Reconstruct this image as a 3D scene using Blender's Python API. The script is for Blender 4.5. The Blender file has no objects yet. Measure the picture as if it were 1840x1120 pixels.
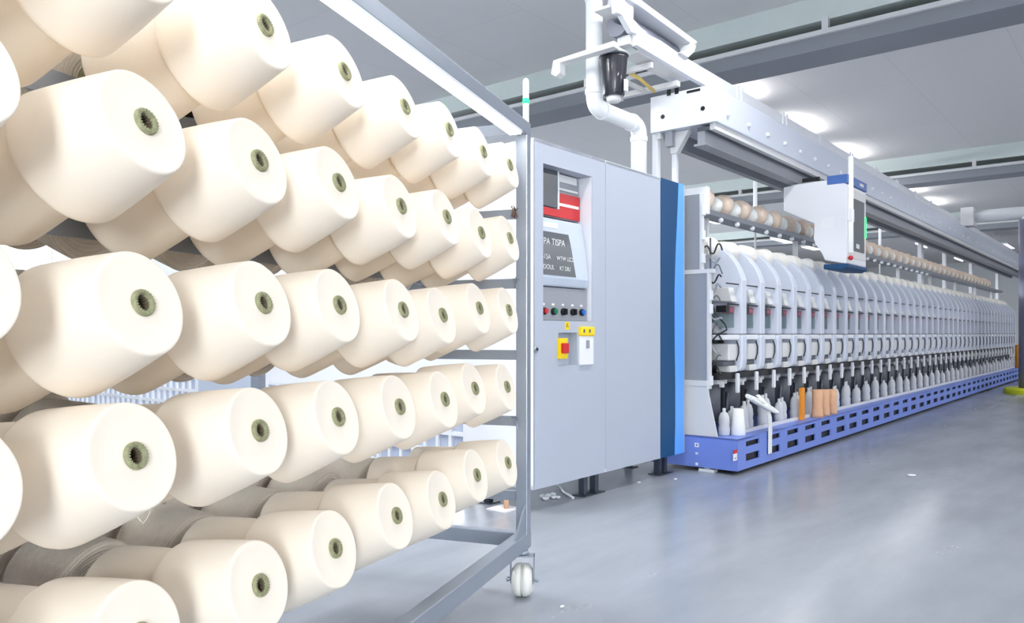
import bpy, bmesh, math, random
from mathutils import Vector, Matrix, Euler
random.seed(7)
S = bpy.context.scene
COL = S.collection
PI = math.pi
F = 1402.0            # focal length in pixels of the 1840-wide frame
CAMH = 1.0
HOR = 600.0           # picture row of the horizon
TH_M = math.atan2(.7716, .6361)     # direction of the winding machine
TH_C = math.atan2(.942, .335)       # direction of the cone trolley
um = (math.cos(TH_M), math.sin(TH_M)); mm = (math.sin(TH_M), -math.cos(TH_M))

def ray(x): return (x - 920.0) / F
def on_q(x, y, q):
    """point of the plane at distance q along the machine: (t, z)"""
    r = ray(x); Z = q / (r*mm[0] + mm[1])
    return Z*(r*um[0] + um[1]), CAMH + (HOR - y)*Z/F
def on_t(x, y, t):
    r = ray(x); Z = t / (r*um[0] + um[1])
    return Z*(r*mm[0] + mm[1]), CAMH + (HOR - y)*Z/F

# ------------------------------------------------------------------ materials
def lin(c):
    return tuple(((v/255)/12.92 if v/255 <= .04045 else ((v/255 + .055)/1.055)**2.4) for v in c)
MATS = {}
def mat(name, rgb, rough=.5, metal=0., spec=.5, bump=0., bscale=200., var=0., vscale=6., emit=None, estr=0., coat=0.):
    if name in MATS: return MATS[name]
    m = bpy.data.materials.new(name); m.use_nodes = True
    nt = m.node_tree; b = nt.nodes['Principled BSDF']
    c = lin(rgb)
    b.inputs['Base Color'].default_value = (*c, 1); b.inputs['Roughness'].default_value = rough
    b.inputs['Metallic'].default_value = metal; b.inputs['Specular IOR Level'].default_value = spec
    b.inputs['Coat Weight'].default_value = coat
    tc = nt.nodes.new('ShaderNodeTexCoord')
    if var > 0:
        n = nt.nodes.new('ShaderNodeTexNoise'); n.inputs['Scale'].default_value = vscale; n.inputs['Detail'].default_value = 4
        nt.links.new(tc.outputs['Object'], n.inputs['Vector'])
        mx = nt.nodes.new('ShaderNodeMix'); mx.data_type = 'RGBA'
        mx.inputs['A'].default_value = (*[v*(1-var) for v in c], 1); mx.inputs['B'].default_value = (*[min(1, v*(1+var)) for v in c], 1)
        nt.links.new(n.outputs['Fac'], mx.inputs['Factor']); nt.links.new(mx.outputs['Result'], b.inputs['Base Color'])
    if bump > 0:
        n2 = nt.nodes.new('ShaderNodeTexNoise'); n2.inputs['Scale'].default_value = bscale
        nt.links.new(tc.outputs['Object'], n2.inputs['Vector'])
        bp = nt.nodes.new('ShaderNodeBump'); bp.inputs['Strength'].default_value = bump; bp.inputs['Distance'].default_value = .002
        nt.links.new(n2.outputs['Fac'], bp.inputs['Height']); nt.links.new(bp.outputs['Normal'], b.inputs['Normal'])
    if emit:
        b.inputs['Emission Color'].default_value = (*lin(emit), 1); b.inputs['Emission Strength'].default_value = estr
    MATS[name] = m
    return m

def yarn_mat(name, rgb, line, strength, dist=.0006):
    m = bpy.data.materials.new(name); m.use_nodes = True
    nt = m.node_tree; b = nt.nodes['Principled BSDF']; N = nt.nodes.new; L = nt.links.new
    c = lin(rgb)
    b.inputs['Roughness'].default_value = .85; b.inputs['Specular IOR Level'].default_value = .12
    b.inputs['Sheen Weight'].default_value = .15; b.inputs['Sheen Roughness'].default_value = .5
    tc = N('ShaderNodeTexCoord')
    w1 = N('ShaderNodeTexWave'); w1.wave_type = 'BANDS'; w1.bands_direction = 'Z'
    w1.inputs['Scale'].default_value = line; w1.inputs['Distortion'].default_value = 2.2; w1.inputs['Detail'].default_value = 2
    w1.inputs['Detail Scale'].default_value = 6
    w2 = N('ShaderNodeTexWave'); w2.wave_type = 'RINGS'; w2.rings_direction = 'Z'
    w2.inputs['Scale'].default_value = 34; w2.inputs['Distortion'].default_value = 1.6; w2.inputs['Detail'].default_value = 3
    L(tc.outputs['Object'], w1.inputs['Vector']); L(tc.outputs['Object'], w2.inputs['Vector'])
    add = N('ShaderNodeMath'); add.operation = 'ADD'
    L(w1.outputs['Fac'], add.inputs[0]); L(w2.outputs['Fac'], add.inputs[1])
    bp = N('ShaderNodeBump'); bp.inputs['Strength'].default_value = strength; bp.inputs['Distance'].default_value = dist
    L(add.outputs[0], bp.inputs['Height']); L(bp.outputs['Normal'], b.inputs['Normal'])
    n = N('ShaderNodeTexNoise'); n.inputs['Scale'].default_value = 9; n.inputs['Detail'].default_value = 3
    L(tc.outputs['Object'], n.inputs['Vector'])
    mx = N('ShaderNodeMix'); mx.data_type = 'RGBA'
    mx.inputs['A'].default_value = (*[v*.97 for v in c], 1); mx.inputs['B'].default_value = (*[min(.97, v*1.02) for v in c], 1)
    L(n.outputs['Fac'], mx.inputs['Factor']); L(mx.outputs['Result'], b.inputs['Base Color'])
    return m

YARN = yarn_mat('cream_yarn', (248, 237, 221), 160, .12)
YARN_COARSE = yarn_mat('coarse_yarn', (248, 238, 224), 75, 1.0, .0022)
M = dict(
    tube=mat('olive_paper', (146, 146, 112), .7, var=.45, vscale=160, bump=.5, bscale=300),
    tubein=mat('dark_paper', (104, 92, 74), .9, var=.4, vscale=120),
    steel=mat('galvanised_steel', (160, 168, 180), .36, .5, var=.07, vscale=9),
    steel_dark=mat('dark_steel', (86, 92, 102), .4, .8),
    rust=mat('rusty_wire', (120, 88, 76), .8, var=.4, vscale=60),
    cab=mat('grey_cabinet_paint', (180, 187, 201), .45, var=.015, vscale=3),
    cabside=mat('white_cabinet_paint', (238, 240, 244), .45),
    white=mat('white_paint', (236, 238, 243), .38),
    offwhite=mat('off_white_paint', (222, 222, 222), .5, var=.03),
    shield=mat('pale_blue_white_plastic', (216, 222, 236), .33, coat=.2),
    grey=mat('mid_grey_paint', (150, 153, 160), .5),
    dgrey=mat('dark_grey_paint', (88, 92, 100), .5),
    black=mat('black_plastic', (20, 21, 25), .4),
    canister=mat('smoky_black_plastic', (30, 31, 42), .32, coat=.4),
    navy=mat('dark_blue_paint', (0, 66, 112), .6),
    sky=mat('light_blue_paint', (96, 166, 246), .4),
    bed=mat('blue_bed_paint', (116, 140, 218), .4, var=.03, vscale=4),
    red=mat('red_plastic', (196, 34, 40), .4),
    green=mat('green_plastic', (12, 116, 78), .4),
    blue=mat('blue_plastic', (28, 112, 206), .4),
    yellow=mat('yellow_plastic', (248, 214, 12), .45),
    orange=mat('orange_plastic', (238, 150, 40), .4),
    copper=mat('peach_paper', (224, 176, 140), .6, var=.15, vscale=30),
    tan=mat('tan_paper', (226, 206, 188), .7, var=.12, vscale=40),
    cloth=mat('white_strap', (240, 242, 240), .7),
    clear=mat('white_plastic_scrap', (232, 236, 240), .3),
    screen=mat('grey_screen', (84, 88, 94), .25),
    glyph=mat('screen_lettering', (214, 216, 218), .5, emit=(214, 216, 218), estr=.15),
    glyphdim=mat('pale_lettering', (226, 228, 232), .5),
    pipe=mat('white_pipe', (238, 240, 242), .35),
    ygreen=mat('yellow_green_paint', (214, 220, 40), .5),
    column=mat('violet_grey_paint', (128, 128, 150), .4),
    beam=mat('pale_green_paint', (214, 224, 220), .6, var=.03),
    tray=mat('tray_grey', (140, 144, 150), .5),
    cable=mat('dusty_brown_cable', (120, 108, 92), .8, var=.3, vscale=30),
    lamp=mat('lit_tube', (255, 255, 255), .5, emit=(250, 252, 255), estr=16.),
    led=mat('lit_green_lamp', (40, 255, 120), .5, emit=(20, 255, 90), estr=3.),
    ledw=mat('white_signal_tube', (246, 248, 250), .4, emit=(246, 248, 250), estr=.25),
    caster=mat('white_nylon', (236, 235, 228), .35),
    panel=mat('blue_grey_panel', (196, 206, 222), .4),
    pane=mat('blue_grey_pane', (186, 196, 216), .15),
    wall=mat('white_wall', (226, 228, 230), .7, var=.02),
    label=mat('white_label', (240, 241, 244), .5),
    pink=mat('dusty_pink_plastic', (150, 80, 96), .5),
    guard=mat('smoke_green_guard', (150, 168, 174), .25),
    yellowtube=mat('yellow_tube', (214, 184, 96), .5),
)

# ceiling with faint board seams
def ceiling_mat():
    m = bpy.data.materials.new('grey_ceiling_board'); m.use_nodes = True
    nt = m.node_tree; b = nt.nodes['Principled BSDF']; N = nt.nodes.new; L = nt.links.new
    tc = N('ShaderNodeTexCoord'); br = N('ShaderNodeTexBrick')
    br.inputs['Scale'].default_value = 1.0; br.inputs['Mortar Size'].default_value = .006
    br.inputs['Brick Width'].default_value = 2.4; br.inputs['Row Height'].default_value = 1.2
    c = lin((232, 230, 229))
    br.inputs['Color1'].default_value = (*c, 1); br.inputs['Color2'].default_value = (*[v*.97 for v in c], 1)
    br.inputs['Mortar'].default_value = (*[v*.9 for v in c], 1)
    L(tc.outputs['Object'], br.inputs['Vector']); L(br.outputs['Color'], b.inputs['Base Color'])
    b.inputs['Roughness'].default_value = .8
    return m
def floor_mat():
    m = bpy.data.materials.new('polished_grey_concrete'); m.use_nodes = True
    nt = m.node_tree; b = nt.nodes['Principled BSDF']; N = nt.nodes.new; L = nt.links.new
    tc = N('ShaderNodeTexCoord'); mp = N('ShaderNodeMapping'); mp.inputs['Scale'].default_value = (.35, 1.2, 1)
    L(tc.outputs['Object'], mp.inputs['Vector'])
    n = N('ShaderNodeTexNoise'); n.inputs['Scale'].default_value = 1.6; n.inputs['Detail'].default_value = 7; n.inputs['Roughness'].default_value = .6
    L(mp.outputs['Vector'], n.inputs['Vector'])
    r = N('ShaderNodeValToRGB'); r.color_ramp.elements[0].position = .3; r.color_ramp.elements[1].position = .72
    r.color_ramp.elements[0].color = (*lin((138, 143, 152)), 1); r.color_ramp.elements[1].color = (*lin((160, 165, 174)), 1)
    L(n.outputs['Fac'], r.inputs['Fac']); L(r.outputs['Color'], b.inputs['Base Color'])
    r2 = N('ShaderNodeMapRange'); r2.inputs['To Min'].default_value = .14; r2.inputs['To Max'].default_value = .34
    L(n.outputs['Fac'], r2.inputs['Value']); L(r2.outputs['Result'], b.inputs['Roughness'])
    n3 = N('ShaderNodeTexNoise'); n3.inputs['Scale'].default_value = 3; n3.inputs['Detail'].default_value = 3
    L(tc.outputs['Object'], n3.inputs['Vector'])
    bp = N('ShaderNodeBump'); bp.inputs['Strength'].default_value = .06; bp.inputs['Distance'].default_value = .02
    L(n3.outputs['Fac'], bp.inputs['Height']); L(bp.outputs['Normal'], b.inputs['Normal'])
    b.inputs['Specular IOR Level'].default_value = .6
    return m
def glass_mat():
    m = bpy.data.materials.new('window_glass'); m.use_nodes = True
    nt = m.node_tree; nt.nodes.clear(); N = nt.nodes.new; L = nt.links.new
    o = N('ShaderNodeOutputMaterial'); mx = N('ShaderNodeMixShader'); t = N('ShaderNodeBsdfTransparent'); g = N('ShaderNodeBsdfGlossy')
    g.inputs['Roughness'].default_value = .05; mx.inputs[0].default_value = .08
    t.inputs['Color'].default_value = (.98, .99, 1, 1)
    L(t.outputs[0], mx.inputs[1]); L(g.outputs[0], mx.inputs[2]); L(mx.outputs[0], o.inputs['Surface'])
    return m

# ------------------------------------------------------------------ mesh building
ORG = {}      # root name -> origin in its frame
class MB:
    def __init__(s): s.bm = bmesh.new(); s.smooth = set()
    def v(s, p): return s.bm.verts.new(p)
    def face(s, vs, smooth=False):
        try:
            f = s.bm.faces.new(vs); f.smooth = smooth
        except ValueError: pass
    def box(s, x0, x1, y0, y1, z0, z1):
        p = [s.v((x, y, z)) for z in (z0, z1) for y in (y0, y1) for x in (x0, x1)]
        for q in ((0,2,3,1), (4,5,7,6), (0,1,5,4), (2,6,7,3), (0,4,6,2), (1,3,7,5)): s.face([p[i] for i in q])
        return s
    def prism(s, prof, a0, a1, axis='x', smooth=False):
        """extrude a closed profile along an axis; profile pairs are the two other axes in order"""
        def P(a, b, c): return {'x': (a, b, c), 'y': (b, a, c), 'z': (b, c, a)}[axis]
        A = [s.v(P(a0, *p)) for p in prof]; B = [s.v(P(a1, *p)) for p in prof]
        n = len(prof)
        for i in range(n): s.face([A[i], A[(i+1) % n], B[(i+1) % n], B[i]], smooth)
        s.face(A[::-1]); s.face(B)
        return s
    def rings(s, rs, closed_ends=True, smooth=True, loop=False):
        n = len(rs[0])
        V = [[s.v(p) for p in r] for r in rs]
        for a, b in zip(V, V[1:] + ([V[0]] if loop else [])):
            for i in range(n): s.face([a[i], a[(i+1) % n], b[(i+1) % n], b[i]], smooth)
        if closed_ends and not loop: s.face(V[0][::-1]); s.face(V[-1])
        return s
    def cyl(s, p0, p1, r0, r1=None, n=20, smooth=True):
        r1 = r0 if r1 is None else r1
        p0, p1 = Vector(p0), Vector(p1); d = (p1-p0).normalized()
        a = d.orthogonal().normalized(); b = d.cross(a)
        R = []
        for p, r in ((p0, r0), (p1, r1)):
            R.append([p + a*(r*math.cos(2*PI*i/n)) + b*(r*math.sin(2*PI*i/n)) for i in range(n)])
        return s.rings(R, smooth=smooth)
    def tube(s, pts, r, n=10, ends=True):
        pts = [Vector(p) for p in pts]; R = []; up = None
        for i, p in enumerate(pts):
            d = (pts[min(i+1, len(pts)-1)] - pts[max(i-1, 0)]).normalized()
            if up is None: up = d.orthogonal().normalized()
            a = (up - d*up.dot(d)).normalized(); b = d.cross(a); up = a
            rr = r[i] if isinstance(r, (list, tuple)) else r
            R.append([p + a*(rr*math.cos(2*PI*k/n)) + b*(rr*math.sin(2*PI*k/n)) for k in range(n)])
        return s.rings(R, closed_ends=ends)
    def lathe(s, prof, n=48, c=(0, 0, 0), axis='z', loop=False, ends=False):
        R = []
        for r, h in prof:
            ring = []
            for i in range(n):
                a = 2*PI*i/n; x, y = r*math.cos(a), r*math.sin(a)
                ring.append({'z': (c[0]+x, c[1]+y, c[2]+h), 'x': (c[0]+h, c[1]+x, c[2]+y), 'y': (c[0]+y, c[1]+h, c[2]+x)}[axis])
            R.append(ring)
        return s.rings(R, closed_ends=ends, loop=loop)
    def ball(s, c, r, n=12, sc=(1, 1, 1)):
        prof = [(max(1e-4, math.sin(PI*k/8)), -math.cos(PI*k/8)) for k in range(9)]
        R = [[(c[0]+r*sc[0]*a*math.cos(2*PI*i/n), c[1]+r*sc[1]*a*math.sin(2*PI*i/n), c[2]+r*sc[2]*h) for i in range(n)] for a, h in prof]
        return s.rings(R)
    def holed(s, x0, x1, z0, z1, holes, y, depth, back=True):
        """front sheet in the xz plane at y, with recesses that run back by depth"""
        xs = sorted({x0, x1, *[h[0] for h in holes], *[h[1] for h in holes]})
        zs = sorted({z0, z1, *[h[2] for h in holes], *[h[3] for h in holes]})
        cache = {}
        def g(x, z):
            k = (round(x, 5), round(z, 5))
            if k not in cache: cache[k] = s.v((x, y, z))
            return cache[k]
        for a, b in zip(xs, xs[1:]):
            for c, d in zip(zs, zs[1:]):
                mx, mz = (a+b)/2, (c+d)/2
                if any(h[0] < mx < h[1] and h[2] < mz < h[3] for h in holes): continue
                s.face([g(a, c), g(b, c), g(b, d), g(a, d)])
        for i, h in enumerate(holes):
            dp = depth[i] if isinstance(depth, list) else depth
            f = [s.v((h[0], y, h[2])), s.v((h[1], y, h[2])), s.v((h[1], y, h[3])), s.v((h[0], y, h[3]))]
            k = [s.v((h[0], y+dp, h[2])), s.v((h[1], y+dp, h[2])), s.v((h[1], y+dp, h[3])), s.v((h[0], y+dp, h[3]))]
            for j in range(4): s.face([f[(j+1) % 4], f[j], k[j], k[(j+1) % 4]])
            if back: s.face(k)
        return s
    def build(s, name, m, parent=None, bevel=0., frame=None, at=None, seg=2, recalc=True):
        """link as one object; coordinates are frame coordinates, made local to the root's origin"""
        if recalc: bmesh.ops.recalc_face_normals(s.bm, faces=s.bm.faces)
        me = bpy.data.meshes.new(name); s.bm.to_mesh(me); s.bm.free()
        o = bpy.data.objects.new(name, me); COL.objects.link(o)
        me.materials.append(M[m] if isinstance(m, str) else m)
        if parent is not None:
            o.parent = parent
            org = ORG[parent.name]
            me.transform(Matrix.Translation(-Vector(org))); ORG[o.name] = org
        elif frame is not None:
            org = Vector(at); me.transform(Matrix.Translation(-org)); ORG[o.name] = tuple(org)
            place(o, frame, at)
        if bevel > 0:
            b = o.modifiers.new('bevel', 'BEVEL'); b.width = bevel; b.segments = seg; b.limit_method = 'ANGLE'; b.angle_limit = .6
            b.harden_normals = False
        return o
FR = {'m': TH_M, 'c': TH_C, 'w': 0.}
def place(o, frame, at):
    th = FR[frame]; c, s_ = math.cos(th), math.sin(th)
    o.location = (c*at[0] - s_*at[1], s_*at[0] + c*at[1], at[2]); o.rotation_euler = (0, 0, th)
def tag(o, label, cat, group=None, kind=None):
    if label: o['label'] = label
    if cat: o['category'] = cat
    if group: o['group'] = group
    if kind: o['kind'] = kind
    return o
def thing(name, label, cat, frame, at, group=None):
    o = bpy.data.objects.new(name, None); COL.objects.link(o); o.empty_display_size = .05
    place(o, frame, at); ORG[o.name] = tuple(at)
    return tag(o, label, cat, group)
def struct(name, mb, m, frame='m', at=(0, 0, 0), bevel=0.):
    o = mb.build(name, m, None, bevel, frame, at); o['kind'] = 'structure'; return o
def copy_tree(o, parent=None):
    c = o.copy(); COL.objects.link(c)
    if parent is not None: c.parent = parent
    if o.name in ORG: ORG[c.name] = ORG[o.name]
    for ch in [k for k in o.children if k.name in COL.objects]: copy_tree(ch, c)
    return c
def lettering(body, size, name, m, parent, x, y, z, align='LEFT', label=None):
    """raised lettering on a face whose outward side is -y"""
    cu = bpy.data.curves.new(name, 'FONT'); cu.body = body; cu.size = size; cu.align_x = align; cu.extrude = .0006
    t = bpy.data.objects.new(name + '_outline', cu); COL.objects.link(t)
    me = bpy.data.meshes.new_from_object(t.evaluated_get(bpy.context.evaluated_depsgraph_get()))
    bpy.data.objects.remove(t); me.name = name
    me.transform(Matrix.Translation((x, y, z)) @ Matrix.Rotation(PI/2, 4, 'X'))
    me.transform(Matrix.Translation(-Vector(ORG[parent.name])))
    o = bpy.data.objects.new(name, me); COL.objects.link(o); o.parent = parent
    me.materials.clear(); me.materials.append(M[m])
    return o
ORD = ['first', 'second', 'third', 'fourth', 'fifth', 'sixth', 'seventh', 'eighth', 'ninth', 'tenth', 'eleventh', 'twelfth',
       'thirteenth', 'fourteenth', 'fifteenth', 'sixteenth', 'seventeenth', 'eighteenth', 'nineteenth', 'twentieth']
def ordinal(n):
    if n < 20: return ORD[n]
    tens = {2: 'twent', 3: 'thirt', 4: 'fort', 5: 'fift', 6: 'sixt', 7: 'sevent', 8: 'eight', 9: 'ninet'}[(n+1)//10]
    return tens + 'ieth' if (n+1) % 10 == 0 else tens + 'y-' + ORD[(n+1) % 10 - 1]

# ------------------------------------------------------------------ the hall
CZ = 4.2
T0, T1, Q0, Q1 = -9.0, 40.0, -20.0, 7.0      # extents along and across the machine; y = -q
struct('floor', MB().box(T0-.2, T1+.2, -Q1-.2, -Q0+.2, -.1, 0), floor_mat())
struct('ceiling', MB().box(T0-.2, T1+.2, -Q1-.2, -Q0+.2, CZ, CZ+.1), ceiling_mat())
struct('wall_back', MB().box(T0-.2, T0, -Q1, -Q0, 0, CZ), 'wall')
struct('wall_front', MB().box(T1, T1+.2, -Q1, -Q0, 0, CZ), 'wall')
wl = MB(); WZ0, WZ1 = 2.5, 3.7
wl.box(T0-.2, T1+.2, -Q0, -Q0+.2, 0, WZ0).box(T0-.2, T1+.2, -Q0, -Q0+.2, WZ1, CZ)
wr_ = MB(); RW = [(-7.6, -6.55), (-6.45, -5.4)]; RZ0, RZ1 = .35, 3.85  # unseen window pair added as grazing key light on the cones
wr_.box(T0-.2, T1+.2, -Q1-.2, -Q1, 0, RZ0).box(T0-.2, T1+.2, -Q1-.2, -Q1, RZ1, CZ)
for a, b in ((T0-.2, -7.6), (-6.55, -6.45), (-5.4, T1+.2)): wr_.box(a, b, -Q1-.2, -Q1, RZ0, RZ1)
struct('wall_right', wr_, 'wall')
wins = []  # high left windows, added to throw fill light on the ceiling
t = T0 - .2
for k in range(4):
    a = 1.0 + 6*k; b = a + 2.4
    wl.box(t, a, -Q0, -Q0+.2, WZ0, WZ1); t = b; wins.append((a, b))
wl.box(t, T1+.2, -Q0, -Q0+.2, WZ0, WZ1)
struct('wall_left', wl, 'wall')
GL = glass_mat()
def portal(t, y, z, l, h, ang):
    d = bpy.data.lights.new('daylight', 'AREA'); d.shape = 'RECTANGLE'; d.size = l; d.size_y = h; d.cycles.is_portal = True
    o = bpy.data.objects.new('daylight', d); COL.objects.link(o); place(o, 'm', (t, y, z))
    o.rotation_euler = Euler((PI/2, 0, TH_M + ang)); return o
for k, (a, b, yw, z0, z1) in enumerate([(a, b, -Q0, WZ0, WZ1) for a, b in wins] + [(a, b, -Q1-.2, RZ0, RZ1) for a, b in RW]):
    w = thing('window_%d' % (k+1), None, None, 'm', (a, yw, z0)); w['kind'] = 'structure'
    f = MB(); y0, y1 = yw+.06, yw+.13
    f.box(a, b, y0, y1, z0, z0+.07).box(a, b, y0, y1, z1-.07, z1).box(a, a+.07, y0, y1, z0, z1).box(b-.07, b, y0, y1, z0, z1)
    for j in range(1, 5): x = a + (b-a)*j/5; f.box(x-.02, x+.02, y0, y1, z0+.07, z1-.07)
    for j in range(1, 4): z = z0 + (z1-z0)*j/4; f.box(a+.07, b-.07, y0+.01, y1-.01, z-.02, z+.02)
    f.build('window_frame', 'white', w)
    MB().box(a+.02, b-.02, y0+.03, y0+.036, z0+.02, z1-.02).build('window_pane', GL, w)
    if yw > 0: portal((a+b)/2, -Q0-.01, (z0+z1)/2, b-a, z1-z0, PI)
    else: portal((a+b)/2, -Q1+.01, (z0+z1)/2, b-a, z1-z0, 0)
# beams across the hall, with a cable tray slung under each
for k, tb in enumerate((-.3, 7.56, 15.4, 23.3)):
    struct('trim_%d' % (k+1), MB().box(tb, tb+.5, -Q1, -Q0, CZ-.235, CZ+.02), 'beam')
    r = thing('cable_tray', ['white cable tray slung under the ceiling beam behind the camera', 'white cable tray with brown cables under the nearest pale ceiling beam',
              'white cable tray under the second ceiling beam, above the round tube end', 'white cable tray under the farthest ceiling beam'][k], 'cable tray', 'm', (tb, 0, CZ-.5), 'cable trays under the beams')
    b = MB(); b.box(tb-.02, tb+.02, -Q1+.02, -Q0-.02, CZ-.37, CZ-.325); b.build('tray_lip', 'offwhite', r)
    b = MB(); b.box(tb+.06, tb+.46, -Q1+.02, -Q0-.02, CZ-.50, CZ-.47).box(tb+.02, tb+.06, -Q1+.02, -Q0-.02, CZ-.50, CZ-.37).box(tb+.46, tb+.50, -Q1+.02, -Q0-.02, CZ-.50, CZ-.30); b.build('tray_body', 'tray', r)
    for j in range(12):
        y = -6.0 + 2.1*j; MB().box(tb-.022, tb+.03, y-.03, y+.03, CZ-.33, CZ-.22).build('tray_hanger', 'offwhite', r)
    c = MB()
    for j in range(5): c.tube([(tb+.09+.07*j+.012*math.sin(i*1.7+j), -6.5+i*.85, CZ-.44+.02*((i+j) % 3)) for i in range(30)], .018, 6)
    c.build('cable', 'cable', r)
# ------------------------------------------------------------------ lamps
def lamp_light(t, y, z, w, l, power, up=False, parent=None, col=(1, .995, .985)):
    d = bpy.data.lights.new('tube_glow', 'AREA'); d.shape = 'RECTANGLE'; d.size = l; d.size_y = w; d.energy = power; d.color = col
    o = bpy.data.objects.new('tube_glow', d); COL.objects.link(o); place(o, 'm', (t, y, z))
    o.rotation_euler = (PI if up else 0, 0, TH_M)
    if parent:
        o.parent = parent; o.location = Vector((t, y, z)) - Vector(ORG[parent.name]); o.rotation_euler = (PI if up else 0, 0, 0)
    return o
def ceiling_lamp(t, y, z, power, label, group, length=1.3, bare=False):
    r = thing('ceiling_light', label, 'ceiling light', 'm', (t, y, z), group)
    h = MB().box(t-length/2, t+length/2, y-.09, y+.09, z+.03, z+.075)
    for e in (-.4, .4): h.cyl((t+e*length, y, z+.07), (t+e*length, y, CZ), .006, n=8)
    h.build('housing', 'white', r, .006)
    b = MB()
    for e in (-.05, .05): b.cyl((t-length/2+.03, y+e, z+.012), (t+length/2-.03, y+e, z+.012), .016, n=12)
    b.build('lit_tube', 'lamp', r)
    if power: lamp_light(t, y, z-.012, .17, length-.04, power, parent=r)
    return r
for k in range(9):
    t = (-3.6, -.6)[k] if k < 2 else -3.4 + 3.2*k
    ceiling_lamp(t, -2.0, 3.75, (10, 10)[k] if k < 2 else (22, 40, 56)[min(k-2, 2)], 'twin tube ceiling light over the aisle, %s from the back wall' % ORD[k], 'ceiling lights over the aisle')
for k in range(5):
    t = -4.5 + 5.2*k
    ceiling_lamp(t, -5.4, 3.75, 25, 'twin tube ceiling light near the right wall, %s from the back wall' % ORD[k], 'ceiling lights near the right wall')
for k, t in enumerate((-2.4, .2, 2.6, 5.0)):  # row added out of view to light the cone and cabinet tops
    ceiling_lamp(t, 1.7, 3.75, (8, 22, 22, 30)[k], 'added twin tube light above the cone trolley, %s from the back wall' % ORD[k], 'added lights above the trolley')
for k, t in enumerate((.5, 2.0)):  # two lamps added out of view to brighten partition and far cones
    ceiling_lamp(t, 4.0, 3.75, 75, 'added twin tube light between the cone trolley and the partition, %s from the back wall' % ORD[k], 'added fill lights behind the trolley')
for k, (t, y) in enumerate(((27, 5.6), (33, 5.6), (22, 11), (30, 11))):  # lamps added to brighten the dark background under the gantry
    ceiling_lamp(t, y, 3.75, 80, ['added twin tube light deep in the hall past the machine end', 'farthest added twin tube light past the machine end',
        'added twin tube light deep in the hall behind the second gantry', 'farthest added twin tube light behind the second gantry'][k], 'added lights deep in the hall', 1.5)
vl = thing('ceiling_light', 'violet tinted panel light far off, just left of the round column', 'ceiling light', 'm', (29, 3.9, 3.75))
MB().box(28.2, 29.8, 3.5, 4.3, 3.766, 3.82).build('housing', 'white', vl)
MB().box(28.2, 29.8, 3.5, 4.3, 3.75, 3.766).build('diffuser', mat('violet_diffuser', (214, 200, 255), emit=(206, 190, 255), estr=2.2), vl)
for e in (28.5, 29.5): MB().cyl((e, 3.9, 3.82), (e, 3.9, CZ-.001), .008, n=8).build('hanger', 'white', vl)
for k, t in enumerate((9.6, 11.95, 14.3, 16.6, 18.8, 21.0)):
    r = ceiling_lamp(t, 4.22, 3.93, 10, 'ceiling light above the winding machine, %s from the control cabinet' % ORD[k], 'ceiling lights above the machine', 1.2)
    lamp_light(t, 4.22, 4.02, .16, 1.1, 9, True, r)
for k, (x, y) in enumerate(((1292, 396), (1418, 432), (1470, 446))):
    Z = 2.75*F/(HOR-y); X = ray(x)*Z; t = X*um[0]+Z*um[1]; q = X*mm[0]+Z*mm[1]
    t = X*um[0] + Z*um[1]
    r = thing('ceiling_light', ['wide lit panel light seen under the tube rail, nearest the cabinet', 'wide lit panel light seen under the tube rail, middle one',
        'wide lit panel light seen left of the white doffer, farthest one'][k], 'ceiling light', 'm', (t, -q, 3.75), 'panel lights beyond the machine')
    MB().box(t-.6, t+.6, -q-.35, -q+.35, 3.765, 3.82).build('housing', 'white', r)
    MB().box(t-.58, t+.58, -q-.33, -q+.33, 3.75, 3.766).build('diffuser', mat('lit_diffuser', (255, 255, 255), emit=(250, 252, 255), estr=5.), r)

# ------------------------------------------------------------------ cone trolley  (frame c: x along, y = -s away from the aisle)
FS, PITCH, V0, DV = .972, .2885, 1.083, .272
YM = 1.36                                     # middle plane of the trolley
TC = [2.70 - PITCH*k for k in range(9)]        # columns from the post
def on_c(x, y, yc):
    # point of the trolley's nose plane: (along, height)
    n = (math.sin(TH_C), -math.cos(TH_C)); d = (math.cos(TH_C), math.sin(TH_C)); r = ray(x)
    Z = -yc/(r*n[0] + n[1]); return Z*(r*d[0] + d[1]), CAMH + (HOR-y)*Z/F
NOSE = [[(922,300),(869,272),(806,233),(729,191),(620,128),(475,46)],
        [(916,428),(866,418),(802,390),(720,371),(609,328),(468,288),(264,218)],
        [(913,558),(861,554),(797,566),(724,557),(608,549),(472,545),(258,544)],
        [(912,695),(854,698),(798,718),(719,731),(606,750),(467,774),(242,820)],
        [(911,832),(857,854),(794,898),(712,927),(602,986),(469,1052)]]
SPOT = {}
for r_, row_ in enumerate(NOSE):
    for c_, (x, y) in enumerate(row_): SPOT[(c_, r_)] = (min(on_c(x, y, FS)[0], 2.708), on_c(x, y, FS)[1])
ROWZ = [sum(SPOT[(c_, r_)][1] for c_ in range(len(NOSE[r_])))/len(NOSE[r_]) for r_ in range(5)]
def face_pt(col, row, side):
    if side == 0 and (col, row) in SPOT: return Vector((SPOT[(col, row)][0], FS, SPOT[(col, row)][1]))
    return Vector((TC[col] if side == 0 else TC[col]+.02, FS if side == 0 else 2*YM - FS, ROWZ[row]))
LC, TILT = .168, math.radians(15.5)
XP, YP, PS = 2.83, .945, .046                  # post: inner face, front face, size
XL = .17                                       # left end
tr = thing('cone_trolley', 'grey steel trolley on white casters holding pegs of cream yarn cones', 'trolley', 'c', (XP, YP, 0))
YB = 2.22
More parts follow.
